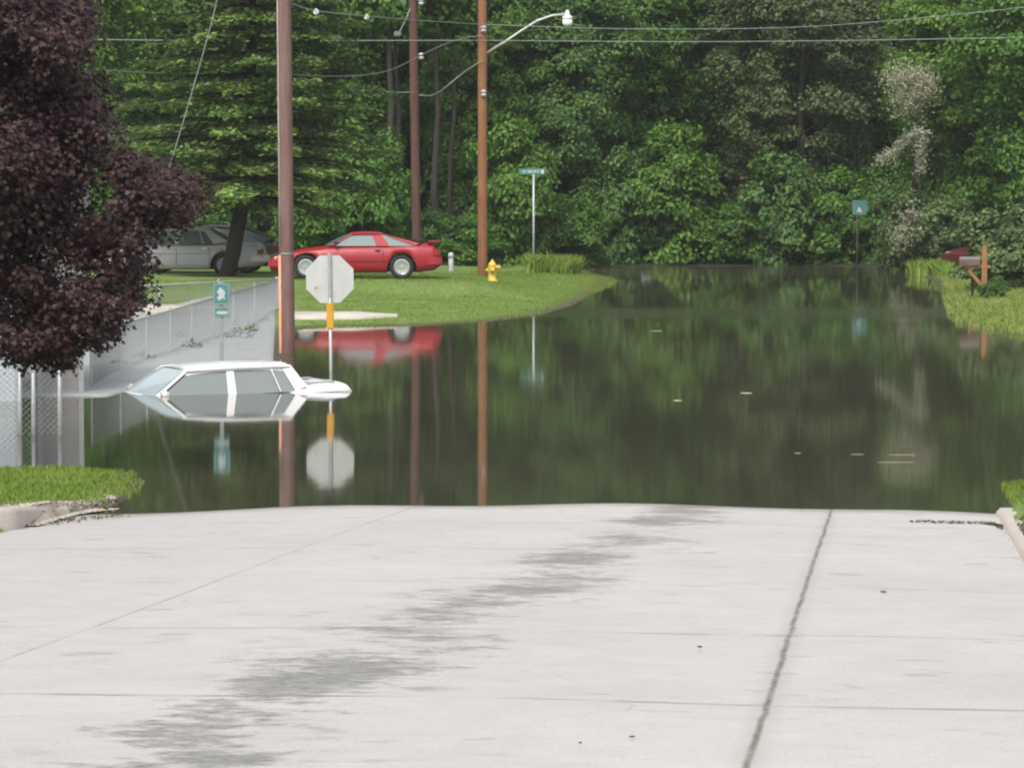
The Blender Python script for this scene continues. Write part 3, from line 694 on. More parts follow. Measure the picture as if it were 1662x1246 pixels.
def wheel(parent, x, y, r, wdt, side, rimmat, style=0):
    wo_ = bpy.data.objects.new('wheel', bpy.data.meshes.new('wheel'))
    bm = bmesh.new(); Mx = Matrix.Translation((x, y, r)) @ Matrix.Rotation(R(90) * (1 if side < 0 else -1), 4, 'X')
    h = wdt / 2
    lathe(bm, [(r * 0.62, -h), (r * 0.9, -h), (r, -h * 0.7), (r, h * 0.7), (r * 0.93, h), (r * 0.66, h), (r * 0.64, h * 0.6)], 28, Mx)
    tyre = from_bm('wheel', bm, M_DARK, parent, True)
    bm = bmesh.new()
    rr = r * 0.66
    lathe(bm, [(rr * 0.98, -h * 0.5), (rr, h * 0.98), (rr * 0.9, h * 1.02), (rr * 0.84, h * 0.72), (rr * 0.3, h * 0.62), (rr * 0.26, h * 0.9), (0.01, h * 0.92)], 28, Mx)
    for k_ in range(10):
        a = k_ * math.pi / 5
        M2 = Mx @ Matrix.Rotation(a, 4, 'Z') @ Matrix.Translation((rr * 0.57, 0, h * 0.78)) @ Matrix.Diagonal((rr * 0.6, rr * 0.14, h * 0.22, 1))
        bmesh.ops.create_cube(bm, size=1, matrix=M2)
    from_bm('rim', bm, rimmat, tyre)
def car(name, label, cat, loc, rz, S, pitch=0.0):
    t = thing(name, label, cat, loc, rz); t.rotation_euler = (0, pitch, rz)
    pm, gl, L = S['paint'], S['glass'], S['L']; W = S['W']
    mb = loft_body(S['st'], S['wheels'], S['Ra'], S['r'], L); body = link('body', mb, pm, t, True)
    ax, zb = S['A0']; atx, zr = S['A1']; ctx, zr2 = S['C1']; cx, zb2 = S['C0']; wb, wr = W * 0.93, W * 0.93 - S.get('tumble', 0.17)
    # roof panel
    V = []; n = 13; m = 16
    for j in range(m):
        f = j / (m - 1); x = atx + (ctx - atx) * f; zc = zr + (zr2 - zr) * f + S.get('crown', 0.05) * math.sin(math.pi * (0.12 + 0.82 * f))
        for i in range(n):
            u = -1 + 2 * i / (n - 1); dz = -0.055 * abs(u) ** 3.2
            V.append((x - 0.05 * (1 - u * u) * (1 - 2 * f), wr * 1.02 * u, zc + dz))
    top_n = len(V); V += [(x, y * 0.99, z_ - 0.045) for x, y, z_ in V[:top_n]]
    F = [list(f) for f in grid_faces(m, n)] + [[q + top_n for q in f[::-1]] for f in grid_faces(m, n)]
    for j in range(m - 1):
        F.append([j * n, j * n + top_n, (j + 1) * n + top_n, (j + 1) * n]); F.append([j * n + n - 1, (j + 1) * n + n - 1, (j + 1) * n + n - 1 + top_n, j * n + n - 1 + top_n])
    for i in range(n - 1):
        F.append([i, i + 1, i + 1 + top_n, i + top_n]); q = (m - 1) * n; F.append([q + i, q + i + top_n, q + i + 1 + top_n, q + i + 1])
    me = bpy.data.meshes.new('roof'); me.from_pydata([tuple(map(float, p_)) for p_ in V], [], [[int(q) for q in f] for f in F]); me.update(); link('roof', me, pm, t, True)
    zt = lambda x: zr + (zr2 - zr) * (x - atx) / (ctx - atx) - 0.03
    for s in (-1, 1):
        yb, yt = s * wb, s * wr
        bm = bmesh.new(); pw = S.get('apw', 0.05)
        pillar(bm, (ax, yb, zb), (ax + pw * 1.3, yb, zb), (atx, yt, zr), (atx + pw * 1.2, yt, zr)); from_bm('pillar', bm, pm, t)
        wp = S['win']                              # list of (base x0, base x1, top x0, top x1)
        for (a0, a1, c0, c1), (d0, d1, e0, e1) in zip(wp, wp[1:]):
            bm = bmesh.new(); pillar(bm, (a1, yb, zb - 0.01), (d0, yb, zb - 0.01), (c1, yt, zt(c1)), (e0, yt, zt(e0))); from_bm('pillar', bm, S.get('bp', pm), t)
        bm = bmesh.new(); d0, d1, e0, e1 = wp[-1]
        pillar(bm, (d1, yb, zb - 0.005), (cx, yb, zb2), (e1, yt, zt(e1)), (ctx + 0.01, yt, zr2 - 0.005)); from_bm('pillar', bm, pm, t)
        # door frame rail under the roof
        bm = bmesh.new()
        tube(bm, [(atx, yt * 1.015, zr - 0.015), ((atx + ctx) / 2, yt * 1.02, (zr + zr2) / 2 - 0.005), (ctx, yt * 1.015, zr2 - 0.02)], 0.022, 6); from_bm('roof_rail', bm, pm, t)
        for a0, a1, c0, c1 in wp:
            pane('side_window', [(a0, yb - s * 0.02, zb - 0.01), (a1, yb - s * 0.02, zb - 0.01), (c1, yt - s * 0.02, zt(c1) + 0.01), (c0, yt - s * 0.02, zt(c0) + 0.01)], gl, t)
        for mx in S.get('muntin', []):
            bm = bmesh.new(); tube(bm, [(mx[0], yb - s * 0.005, zb), (mx[1], yt - s * 0.005, zt(mx[1]))], 0.012, 6); from_bm('window_divider', bm, S.get('divmat', M_BLACK), t)
        # mirror
        bm = bmesh.new(); box(bm, (ax + 0.16, s * (wb + 0.10), zb + 0.07), (0.10, 0.17, 0.11), bevel=0.03); from_bm('mirror', bm, S.get('mirmat', pm), t)
        # mouldings, seams and handles
        for zz, x0, x1, hh, mt in [(zz, x0 if zz > S['r'] + S['Ra'] else S['wheels'][0] + S['Ra'] + 0.02, x1 if zz > S['r'] + S['Ra'] else S['wheels'][1] - S['Ra'] - 0.02, hh, mt) for zz, x0, x1, hh, mt in S.get('trim', [])]:
            bm = bmesh.new(); box(bm, ((x0 + x1) / 2, s * (W + 0.003), zz), (x1 - x0, 0.022, hh), bevel=0.006); from_bm('side_moulding', bm, mt, t)
        for dxp in S.get('doors', []):
            bm = bmesh.new(); box(bm, (dxp, s * W * 0.995, S['r'] + 0.22), (0.012, 0.02, 0.45)); from_bm('door_seam', bm, M_BLACK, t)
            bm = bmesh.new(); box(bm, (dxp - 0.14, s * (W * 0.995 + 0.008), zb - 0.12), (0.14, 0.03, 0.03), bevel=0.008); from_bm('door_handle', bm, S.get('handmat', M_BLACK), t)
        # lights
        bm = bmesh.new(); box(bm, (S['lampx'][0], s * W * 0.66, S['lampz'][0]), (0.10, W * 0.42, 0.12), bevel=0.02); from_bm('headlight', bm, S['lampm'], t)
        bm = bmesh.new(); box(bm, (S['lampx'][1], s * W * 0.78, S['lampz'][1]), (0.16, W * 0.44, S.get('tlh', 0.13)), bevel=0.02); from_bm('taillight', bm, M_RED, t)
        for wx in S['wheels']: wheel(t, wx, s * (W - 0.11), S['r'], 0.19, s, S['rim'])
    screen('windshield', (ax, wb * 0.97, zb), (atx + 0.01, wr * 0.97, zr - 0.005), S.get('wsg', gl), t, -0.16)
    screen('rear_window', (cx, wb * 0.95, zb2), (ctx, wr * 0.97, zr2 - 0.005), S.get('rwg', gl), t, 0.10)
    for xb, zz, hh in S['bump']:
        bm = bmesh.new(); fx = 1 if xb > L / 2 else -1
        box(bm, (xb, 0, zz), (0.14, W * 1.9, hh), bevel=0.035); box(bm, (xb - fx * 0.17, W * 0.96, zz), (0.32, 0.06, hh * 0.9), bevel=0.02); box(bm, (xb - fx * 0.17, -W * 0.96, zz), (0.32, 0.06, hh * 0.9), bevel=0.02)
        from_bm('bumper', bm, S['bumpm'], t)
    # seats
    for xx in S['seats']:
        for yy in (-0.34, 0.34):
            bm = bmesh.new(); box(bm, (xx, yy, zb - 0.03), (0.14, 0.46, 0.36), bevel=0.05); box(bm, (xx + 0.03, yy, zb + 0.20), (0.09, 0.24, 0.14), bevel=0.035); from_bm('seat', bm, M_SEAT, t)
    bm = bmesh.new(); box(bm, (L * 0.5, 0, S['r'] * 0.95), (L * 0.8, W * 1.35, 0.22)); from_bm('underbody', bm, M_BLACK, t)
    return t
M_RED = simple('red_lens', (0.30, 0.015, 0.02), 0.25, 0.1)
M_LENS = simple('clear_lens', (0.55, 0.56, 0.55), 0.15, 0.05)
M_SEAT = simple('seat_fabric', (0.10, 0.11, 0.115), 0.9)
P_WHITE = paint('white_car_paint', (0.86, 0.86, 0.85), 0.5, 0.35, 0.06)
P_REDC = paint('red_car_paint', (0.33, 0.008, 0.018), 0.18, 0.45, 0.15)
P_SILV = paint('silver_car_paint', (0.56, 0.54, 0.58), 0.5, 0.35)
P_CHAR = paint('charcoal_car_paint', (0.06, 0.062, 0.068), 0.6, 0.35)
P_MAR = paint('maroon_car_paint', (0.10, 0.012, 0.022), 0.5, 0.35)
G_CLEAR = glass('clear_car_glass', (0.66, 0.70, 0.69), 0.09, 0.42, (0.44, 0.49, 0.48), 0.4)
G_WS = glass('sky_sheen_windshield_glass', (0.40, 0.45, 0.46), 0.12, 0.85, (0.50, 0.61, 0.64), 0.25)  # pale blue diffuse tone paints the sky's reflection onto the windshield
G_PALE = glass('pale_side_glass', (0.35, 0.40, 0.41), 0.08, 0.45, (0.30, 0.36, 0.36), 0.3)
G_DARK = glass('dark_rear_glass', (0.15, 0.16, 0.17), 0.10, 0.35, (0.06, 0.065, 0.07))

# white flooded sedan
SW = dict(paint=P_WHITE, glass=G_CLEAR, wsg=G_WS, L=4.62, W=0.84, r=0.31, Ra=0.37, wheels=(0.98, 3.72), A0=(1.56, 0.94), A1=(2.12, 1.32), C1=(3.72, 1.315), C0=(3.92, 1.0),
    tumble=0.15, crown=0.055, st=[(0, 0.66, 0.56, 0.74, 0.28), (0.06, 0.74, 0.62, 0.80, 0.22), (0.5, 0.82, 0.72, 0.835, 0.20), (1.2, 0.93, 0.81, 0.84, 0.18), (1.5, 1.0, 0.87, 0.84, 0.18), (1.9, 0.95, 0.86, 0.84, 0.18), (3.6, 0.955, 0.86, 0.84, 0.18),
        (3.80, 1.01, 0.92, 0.84, 0.19), (4.45, 1.02, 0.935, 0.83, 0.22), (4.58, 1.01, 0.92, 0.815, 0.26), (4.62, 0.97, 0.88, 0.80, 0.30)],
    win=[(1.67, 2.72, 2.20, 2.74), (2.84, 3.75, 2.85, 3.59)], muntin=[(3.52, 3.42)], divmat=M_CHROME, bumpm=M_WHITEP, bump=[(-0.02, 0.46, 0.18), (4.64, 0.62, 0.26)],
    trim=[(0.845, 0.4, 4.58, 0.018, M_GREYMETAL), (0.90, 3.95, 4.58, 0.012, M_GREYMETAL), (0.55, 0.4, 4.3, 0.05, M_GREYMETAL)], doors=[2.78, 3.66], handmat=M_CHROME, lampx=(0.02, 4.575), lampz=(0.60, 0.74), tlh=0.10, lampm=M_LENS, rim=M_GREYMETAL, seats=(2.95, 3.75))
Yc = 53.4; yaw = R(22)
# the near rear corner of the car is pinned to the photo
pr = AT(575, 632, 54.3)
cw, sw_ = math.cos(yaw), math.sin(yaw)
near_r = Vector((4.62 * cw + 0.80 * sw_, 4.62 * sw_ - 0.80 * cw))
wc = car('white_sedan', 'white four-door sedan sunk to its windows in the flood', 'car', (pr.x - near_r.x, 54.3 - near_r.y + 0.1, -1.035), yaw, SW, pitch=R(-1.9))
# luggage rack on the boot lid
bm = bmesh.new()
for yy in (-0.55, 0.55):
    tube(bm, [(4.0, yy, 0.975), (4.02, yy, 1.02), (4.42, yy, 1.03), (4.44, yy, 0.98)], 0.013, 6)
for xx in (4.05, 4.40): tube(bm, [(xx, -0.56, 1.025), (xx, 0.56, 1.025)], 0.013, 6)
from_bm('boot_rack', bm, M_CHROME, wc)

# red coupe: profile traced at 63 px/m
SR = dict(paint=P_REDC, glass=G_PALE, rwg=G_DARK, L=4.40, W=0.86, r=0.31, Ra=0.365, wheels=(0.93, 3.40), A0=(1.55, 0.86), A1=(2.10, 1.17), C1=(2.86, 1.175), C0=(3.86, 0.92),
    tumble=0.22, crown=0.045, st=[(0, 0.46, 0.40, 0.70, 0.22), (0.05, 0.56, 0.48, 0.80, 0.20), (0.35, 0.68, 0.60, 0.85, 0.18), (0.9, 0.78, 0.70, 0.86, 0.17), (1.5, 0.855, 0.77, 0.86, 0.16), (2.2, 0.875, 0.79, 0.86, 0.16), (3.1, 0.885, 0.80, 0.86, 0.16),
        (3.8, 0.915, 0.82, 0.86, 0.18), (4.20, 0.90, 0.80, 0.84, 0.22), (4.26, 0.80, 0.72, 0.83, 0.24), (4.32, 0.62, 0.58, 0.83, 0.28), (4.40, 0.54, 0.48, 0.80, 0.34)],
    win=[(1.68, 2.76, 2.13, 2.62), (3.08, 3.74, 2.86, 2.90)], bumpm=P_REDC, bump=[(0.02, 0.40, 0.20), (4.36, 0.46, 0.22)], bp=P_REDC,
    trim=[(0.46, 0.3, 4.3, 0.03, simple('dark_red_trim', (0.16, 0.01, 0.015), 0.5))], doors=[2.92], lampx=(0.16, 4.28), lampz=(0.52, 0.68), tlh=0.16, lampm=M_LENS, rim=M_CHROME, seats=(2.65,), mirmat=M_BLACK)
Yr = 96.0; px0 = 440.5
x0 = (px0 - 831) / FPX * Yr; zr_ = AT(600, 453, Yr - 0.8).z
rc = car('red_coupe', 'red two-door hatchback coupe parked on the lawn behind the stop sign', 'car', (x0, Yr, zr_), R(0.8), SR)
bm = bmesh.new(); box(bm, (4.22, 0, 0.955), (0.30, 1.52, 0.035), bevel=0.012); box(bm, (4.16, 0.6, 0.925), (0.10, 0.05, 0.07)); box(bm, (4.16, -0.6, 0.925), (0.10, 0.05, 0.07)); from_bm('spoiler', bm, P_REDC, rc)

SS = dict(paint=P_SILV, glass=G_PALE, L=4.60, W=0.84, r=0.31, Ra=0.37, wheels=(0.90, 3.55), A0=(1.33, 0.88), A1=(1.93, 1.29), C1=(3.10, 1.29), C0=(3.66, 0.93),
    tumble=0.16, crown=0.05, st=[(0, 0.62, 0.54, 0.76, 0.28), (0.08, 0.72, 0.62, 0.80, 0.22), (0.5, 0.77, 0.68, 0.835, 0.20), (1.3, 0.88, 0.79, 0.84, 0.18), (3.5, 0.90, 0.81, 0.84, 0.18), (3.7, 0.925, 0.83, 0.84, 0.19), (4.45, 0.90, 0.80, 0.81, 0.26), (4.55, 0.80, 0.72, 0.79, 0.32), (4.60, 0.66, 0.6, 0.77, 0.36)],
    win=[(1.44, 2.20, 1.98, 2.24), (2.30, 3.26, 2.33, 2.98)], muntin=[(2.98, 2.86)], divmat=M_CHROME, bumpm=M_WHITEP, bump=[(0.0, 0.46, 0.16), (4.60, 0.47, 0.16)],
    trim=[(0.62, 0.4, 4.3, 0.03, M_GREYMETAL)], doors=[2.25, 3.15], handmat=M_CHROME, lampx=(0.04, 4.53), lampz=(0.58, 0.66), lampm=M_LENS, rim=M_GREYMETAL, seats=(2.4, 3.2))
Ys = 101.5
rx = (431 - 831) / FPX * Ys
car('silver_sedan', 'silver sedan parked behind the conifer trunk under the maple branches', 'car', (rx - 4.6, Ys, AT(400, 447, Ys).z), R(-1.0), SS)
SC = dict(SR); SC.update(paint=P_CHAR, bp=P_CHAR, glass=G_PALE, rwg=G_DARK, bumpm=M_GREYMETAL, rim=M_GREYMETAL, A1=(2.1, 1.31), C1=(3.20, 1.29), C0=(4.15, 0.95),
    win=[(1.68, 2.72, 2.13, 2.71), (2.86, 3.85, 2.80, 3.25)], trim=[], mirmat=M_BLACK)
Yd = 104.6
rx = (462 - 831) / FPX * Yd
car('charcoal_hatchback', 'dark hatchback between the silver sedan and the red coupe', 'car', (rx - 4.4, Yd, AT(420, 442, Yd).z), R(-2), SC)
SM = dict(SC); SM.update(paint=P_MAR, bp=P_MAR, bumpm=P_MAR, glass=G_DARK)
Ym = 118.0
mx_ = (1552 - 831) / FPX * Ym
car('maroon_car', 'dark maroon car half hidden in the bushes behind the mailbox', 'car', (mx_, Ym, gz(mx_ + 1, Ym)), R(28), SM)

# ---------------------------------------------------------------- poles, lamp and wires
M_WIRED = simple('dim_wire', (0.17, 0.19, 0.18), 0.5, 0.1, 5, 0.1)
def pole(name, label, pxb, pxt, Y, r0, r1, H, mat, yb=None):
    xb = (pxb - 831) / FPX * Y; z = gz(xb, Y); top = AT(pxt, 0, Y); lean = (top.x - xb) / (top.z - z)
    t = thing(name, label, 'utility pole', (xb, Y, z)); bm = bmesh.new()
    tube(bm, [(lean * q, 0, q) for q in np.linspace(-1.2, H, 8)], [r0 + (r1 - r0) * i / 7 for i in range(8)], 18); from_bm('pole_shaft', bm, mat, t, True)
    return t, xb, z, lean
t1, x1, z1, ln1 = pole('utility_pole', 'thick weathered utility pole with an added pale edge strip, behind the white sedan', 467, 462, 66, 0.127, 0.115, 10.5, M_POLE1)
bm = bmesh.new(); tube(bm, [(-0.125 + ln1 * q, -0.03, q) for q in (1.75, 4, 7, 10)], 0.018, 8); from_bm('pale_edge_strip', bm, simple('pale_edge_tone', (0.40, 0.36, 0.33), 0.6), t1, True)  # added strip, stands in for the pole's bright left edge
bm = bmesh.new(); tube(bm, [(-0.122 + ln1 * q, -0.03, q) for q in (-1.0, 0, 1.75)], 0.033, 8); from_bm('orange_edge_strip', bm, simple('orange_edge_tone', (0.66, 0.30, 0.17), 0.5, 0.15), t1, True)  # added lower strip, carries the orange part of that bright edge
for zz in (1.78,):
    bm = bmesh.new(); lathe(bm, [(0.130, zz - 0.012), (0.132, zz), (0.130, zz + 0.012)], 18, Matrix.Translation((ln1 * zz, 0, 0))); from_bm('band', bm, M_GREYMETAL, t1)
t2, x2, z2, ln2 = pole('utility_pole', 'slim reddish utility pole rising behind the tail of the red coupe', 677, 670, 110, 0.135, 0.12, 11, M_POLE2)
t3, x3, z3, ln3 = pole('utility_pole', 'orange-brown utility pole carrying the street lamp beside the hydrant', 783, 783, 109, 0.145, 0.125, 11, M_POLE3)
def rel(px, py, Y, base): return AT(px, py, Y) - base
base3 = Vector((x3, 109, z3)); base2 = Vector((x2, 110, z2))
arm = [rel(787, 88, 109, base3), rel(820, 68, 109, base3), rel(848, 49, 109, base3), rel(872, 34, 109, base3), rel(895, 26, 109, base3), rel(918, 23, 109, base3)]
bm = bmesh.new(); tube(bm, arm, 0.035, 8); from_bm('lamp_arm', bm, simple('pale_arm_metal', (0.5, 0.52, 0.5), 0.45, 0.1, 8, 0.2), t3, True)
hp = rel(921, 30, 109, base3)
bm = bmesh.new(); lathe(bm, [(0.03, 0.24), (0.06, 0.20), (0.07, 0.10), (0.13, 0.06), (0.15, 0.02), (0.15, -0.03)][::-1], 20, Matrix.Translation(hp)); lh = from_bm('lamp_head', bm, M_WHITEP, t3, True)
bm = bmesh.new(); lathe(bm, [(0.10, -0.24), (0.145, -0.17), (0.15, -0.04)], 20, Matrix.Translation(hp)); from_bm('lamp_glass', bm, simple('frosted_lamp_glass', (0.82, 0.85, 0.80), 0.3, 0.04), t3, True)
for py in (48, 152):
    bm = bmesh.new(); p_ = rel(785, py, 109, base3); lathe(bm, [(0.05, -0.10), (0.09, -0.05), (0.05, 0), (0.09, 0.05), (0.05, 0.10)], 12, Matrix.Translation((p_.x, -0.16, p_.z))); from_bm('insulator', bm, simple('pale_porcelain', (0.5, 0.48, 0.5), 0.3), t3)
for py in (92, 4):
    bm = bmesh.new(); p_ = rel(681, py, 110, base2); lathe(bm, [(0.05, -0.10), (0.09, -0.05), (0.05, 0), (0.09, 0.05), (0.05, 0.10)], 12, Matrix.Translation((p_.x + 0.05, -0.16, p_.z))); from_bm('insulator', bm, simple('pale_porcelain', (0.5, 0.48, 0.5), 0.3), t2)
bm = bmesh.new(); tube(bm, [rel(670, 5, 110, base2), rel(660, 30, 110, base2) + Vector((0, -0.2, 0)), rel(648, 55, 110, base2) + Vector((0, -0.3, 0))], 0.02, 6); box(bm, rel(646, 56, 110, base2) + Vector((0, -0.3, 0)), (0.22, 0.2, 0.16), bevel=0.03); from_bm('bracket', bm, M_WIRED, t2)
M_WIRE = simple('pale_wire', (0.26, 0.29, 0.29), 0.5, 0.1, 5, 0.1)
def wire(pts, rad, label, mat=M_WIRE, cat='wire', name='overhead_wire'):
    P = [AT(*p_) for p_ in pts]; Q = []
    for i in range(len(P) - 1):                                      # Catmull-Rom
        p0, p1, p2, p3 = P[max(i - 1, 0)], P[i], P[i + 1], P[min(i + 2, len(P) - 1)]
        for k_ in range(6):
            f = k_ / 6; Q.append(0.5 * ((2 * p1) + (p2 - p0) * f + (2 * p0 - 5 * p1 + 4 * p2 - p3) * f * f + (3 * p1 - p0 - 3 * p2 + p3) * f ** 3))
    Q.append(P[-1]); bm = bmesh.new(); tube(bm, Q, rad, 5); return prop(from_bm(name, bm, mat, None, True), label, cat)
wire([(-500, 50, 108.5), (-40, 61, 108.5), (300, 66, 108.5), (783, 66, 108.8)], 0.013, 'long straight wire crossing from the left edge to the lamp pole')
wire([(783, 66, 108.8), (1200, 68, 108.8), (1662, 61, 108.8), (2100, 50, 108.8)], 0.012, 'long straight wire running right from the lamp pole')
wire([(783, 40, 108.8), (1000, 47, 107), (1250, 46, 104), (1420, 36, 101), (1662, 12, 98), (1900, -25, 95)], 0.011, 'sagging wire rising to the top right corner')
wire([(464, 2, 66), (510, 17, 72), (600, 27, 85), (700, 35, 98), (783, 40, 108.8)], 0.013, 'cable from the thick weathered pole to the lamp pole')
wire([(150, 112, 100), (250, 119, 101), (430, 121, 103), (560, 124, 106), (630, 115, 108), (681, 91, 109.8)], 0.014, 'low sagging service wire reaching the slim pole from the left', M_WIRED)
wire([(681, 91, 109.8), (715, 75, 109.5), (750, 63, 109), (783, 58, 108.8)], 0.013, 'short wire between the slim pole and the lamp pole near the top', M_WIRED)
wire([(605, 155, 107), (640, 151, 109), (672, 150, 109.8)], 0.017, 'short pale cable on the left of the slim pole')
wire([(680, 155, 109.8), (700, 155, 109.5), (718, 146, 109), (750, 120, 109), (783, 98, 108.8)], 0.014, 'pale cable looping up from the slim pole to the lamp pole')
wire([(358, -60, 84), (350, 10, 84), (310, 155, 84), (265, 305, 84), (228, 430, 84), (216, 470, 84)], 0.012, 'slanting guy wire in front of the conifer')
for i, (px, py, Y) in enumerate(((513, 18, 72.4), (595, 26.5, 84.5))):
    bm = bmesh.new(); p_ = AT(px, py, Y); box(bm, p_ + Vector((0, 0, -0.02)), (0.10, 0.08, 0.12), bevel=0.025)
    prop(from_bm('cable_clamp', bm, M_WHITEP), ['small white clamp on the cable beside the thick weathered pole', 'small white clamp midway along the cable to the lamp pole'][i], 'cable clamp')

# ---------------------------------------------------------------- signs
M_TEAL = simple('green_sign_sheet', (0.075, 0.225, 0.20), 0.45, 0.08)
M_SWHITE = simple('white_sign_sheet', (0.50, 0.57, 0.56), 0.45, 0.05)
M_YEL = simple('yellow_sleeve', (0.62, 0.33, 0.02), 0.55, 0.12)
def octa(c, w_, y, th, bm):
    r = w_ / 2 / math.cos(math.pi / 8); prism(bm, [(c.x + r * math.cos(math.pi / 8 + k_ * math.pi / 4), y, c.z + r * math.sin(math.pi / 8 + k_ * math.pi / 4)) for k_ in range(8)], th)
Yst = 60.0
bx = AT(537, 453, Yst); t = thing('stop_sign', 'octagonal road sign seen from its pale back, on a post behind the white car', 'road sign', (bx.x, Yst, gz(bx.x, Yst)))
t.rotation_euler = (0, R(-0.6), 0)
c_ = bx - t.location
b = NB('aluminium_sign_back'); f = b.noise(3, 5); f2 = b.noise(16, 4)
col = b.mix(b.ramp(f2, [(0.35, 0.25), (0.6, 0.0)]), b.ramp(f, [(0.3, (0.50, 0.51, 0.49)), (0.7, (0.60, 0.61, 0.59))]), (0.40, 0.40, 0.37)); b.princ(col, 0.5, Metallic=0.05); M_ALU = b.m
bm = bmesh.new(); octa(c_, 0.77, 0.0, 0.003, bm); bmesh.ops.recalc_face_normals(bm, faces=bm.faces); pl = from_bm('sign_back', bm, M_ALU, t)
bm = bmesh.new(); octa(c_, 0.765, 0.005, 0.003, bm); from_bm('sign_face', bm, simple('red_sign_sheet', (0.45, 0.02, 0.02), 0.4), t)
bm = bmesh.new(); box(bm, (c_.x, -0.035, c_.z + 0.02), (0.055, 0.03, 0.80), bevel=0.006); from_bm('mounting_channel', bm, simple('channel_metal', (0.36, 0.38, 0.39), 0.5, 0.1, 9, 0.1), t)
bm = bmesh.new(); prism(bm, [(c_.x - 0.26, -0.006, c_.z - 0.16), (c_.x - 0.20, -0.006, c_.z - 0.15), (c_.x - 0.19, -0.006, c_.z - 0.12), (c_.x - 0.245, -0.006, c_.z - 0.11)], 0.003); from_bm('sticker', bm, simple('faded_orange_sticker', (0.62, 0.33, 0.16), 0.6), t)
bm = bmesh.new(); tube(bm, [(c_.x, -0.035, -1.2), (c_.x, -0.035, c_.z - 0.30)], 0.026, 10); from_bm('post', bm, M_GALV, t, True)
zt_, zb_ = AT(537, 491, Yst).z - t.location.z, AT(537, 534, Yst).z - t.location.z
bm = bmesh.new(); box(bm, (c_.x, -0.038, (zt_ + zb_) / 2), (0.115, 0.07, zt_ - zb_), bevel=0.015); from_bm('post_sleeve', bm, M_YEL, t)
for zz in (0.25, -0.25):
    bm = bmesh.new(); lathe(bm, [(0.016, 0), (0.016, 0.012)], 8, Matrix.Translation((c_.x, -0.05, c_.z + zz)) @ Matrix.Rotation(R(90), 4, 'X')); from_bm('bolt', bm, M_GALV, t)

# small green sign with a plate below, beside the fence
Yg = 58.0
p0 = AT(359, 478, Yg); t = thing('green_road_sign', 'small green sign with white symbol above an arrow plate near the sedan', 'road sign', (p0.x, Yg, gz(p0.x, Yg)))
def relg(px, py): return AT(px, py, Yg) - t.location
def plate(x0, y0, x1, y1, nm, parent=None):
    a, c_ = relg(x0, y0), relg(x1, y1); ctr = (a + c_) / 2; sx, sz = abs(c_.x - a.x), abs(a.z - c_.z)
    bm = bmesh.new(); box(bm, (ctr.x, 0, ctr.z), (sx, 0.006, sz)); o = from_bm(nm, bm, M_TEAL, parent or t)
    bm = bmesh.new()
    for q in ((ctr.x, ctr.z + sz / 2 - 0.014, sx - 0.02, 0.006), (ctr.x, ctr.z - sz / 2 + 0.014, sx - 0.02, 0.006)): box(bm, (q[0], -0.005, q[1]), (q[2], 0.003, q[3]))
    for q in (-1, 1): box(bm, (ctr.x + q * (sx / 2 - 0.013), -0.005, ctr.z), (0.006, 0.003, sz - 0.034))
    from_bm('border', bm, M_SWHITE, o); return o
p1 = plate(346, 460, 372.5, 494.5, 'sign_plate'); p2 = plate(347, 499, 372, 514.5, 'arrow_plate')
sym = [(357, 466), (362, 470), (366, 474), (364, 481), (366, 487), (361, 484), (356, 488), (352, 483), (356, 479), (352, 474)]
bm = bmesh.new(); prism(bm, [relg(*q) + Vector((0, -0.007, 0)) for q in sym], 0.003); from_bm('symbol', bm, M_SWHITE, p1)
bm = bmesh.new(); prism(bm, [relg(*q) + Vector((0, -0.007, 0)) for q in ((350.5, 507.5), (353.5, 504.8), (369, 504.8), (369, 510), (353.5, 510))], 0.003); from_bm('arrow', bm, M_SWHITE, p2)
bm = bmesh.new(); box(bm, (0, 0.03, (AT(359, 458, Yg).z - t.location.z) / 2 - 0.3), (0.06, 0.035, AT(359, 458, Yg).z - t.location.z + 0.6), bevel=0.005); from_bm('post', bm, simple('dull_sign_post', (0.30, 0.33, 0.33), 0.6), t)

# street name sign
Yn = 117.0; x = (866 - 831) / FPX * Yn; t = thing('street_name_sign', 'teal street name blade on a thin grey pole by the far shore', 'street sign', (x, Yn, gz(x, Yn)))
c_ = AT(863.5, 278.5, Yn) - t.location
bm = bmesh.new(); tube(bm, [(0, 0, -0.4), (0, 0, c_.z - 0.12)], 0.034, 10); from_bm('post', bm, M_GALV, t, True)
bm = bmesh.new(); box(bm, (c_.x, 0, c_.z), (0.80, 0.012, 0.19), bevel=0.004); bl = from_bm('name_blade', bm, M_TEAL, t)
bm = bmesh.new()
for x_, w_, h_ in ((-0.27, 0.03, 0.09), (-0.22, 0.05, 0.03), (-0.12, 0.03, 0.09), (-0.05, 0.06, 0.08), (0.04, 0.03, 0.09), (0.11, 0.06, 0.05), (0.20, 0.025, 0.09), (0.33, 0.09, 0.12)):
    box(bm, (c_.x + x_, -0.008, c_.z), (w_, 0.003, h_))
from_bm('lettering', bm, M_SWHITE, bl)
bm = bmesh.new(); box(bm, (0, 0, c_.z - 0.12), (0.09, 0.05, 0.08), bevel=0.015); from_bm('bracket', bm, M_GALV, t)
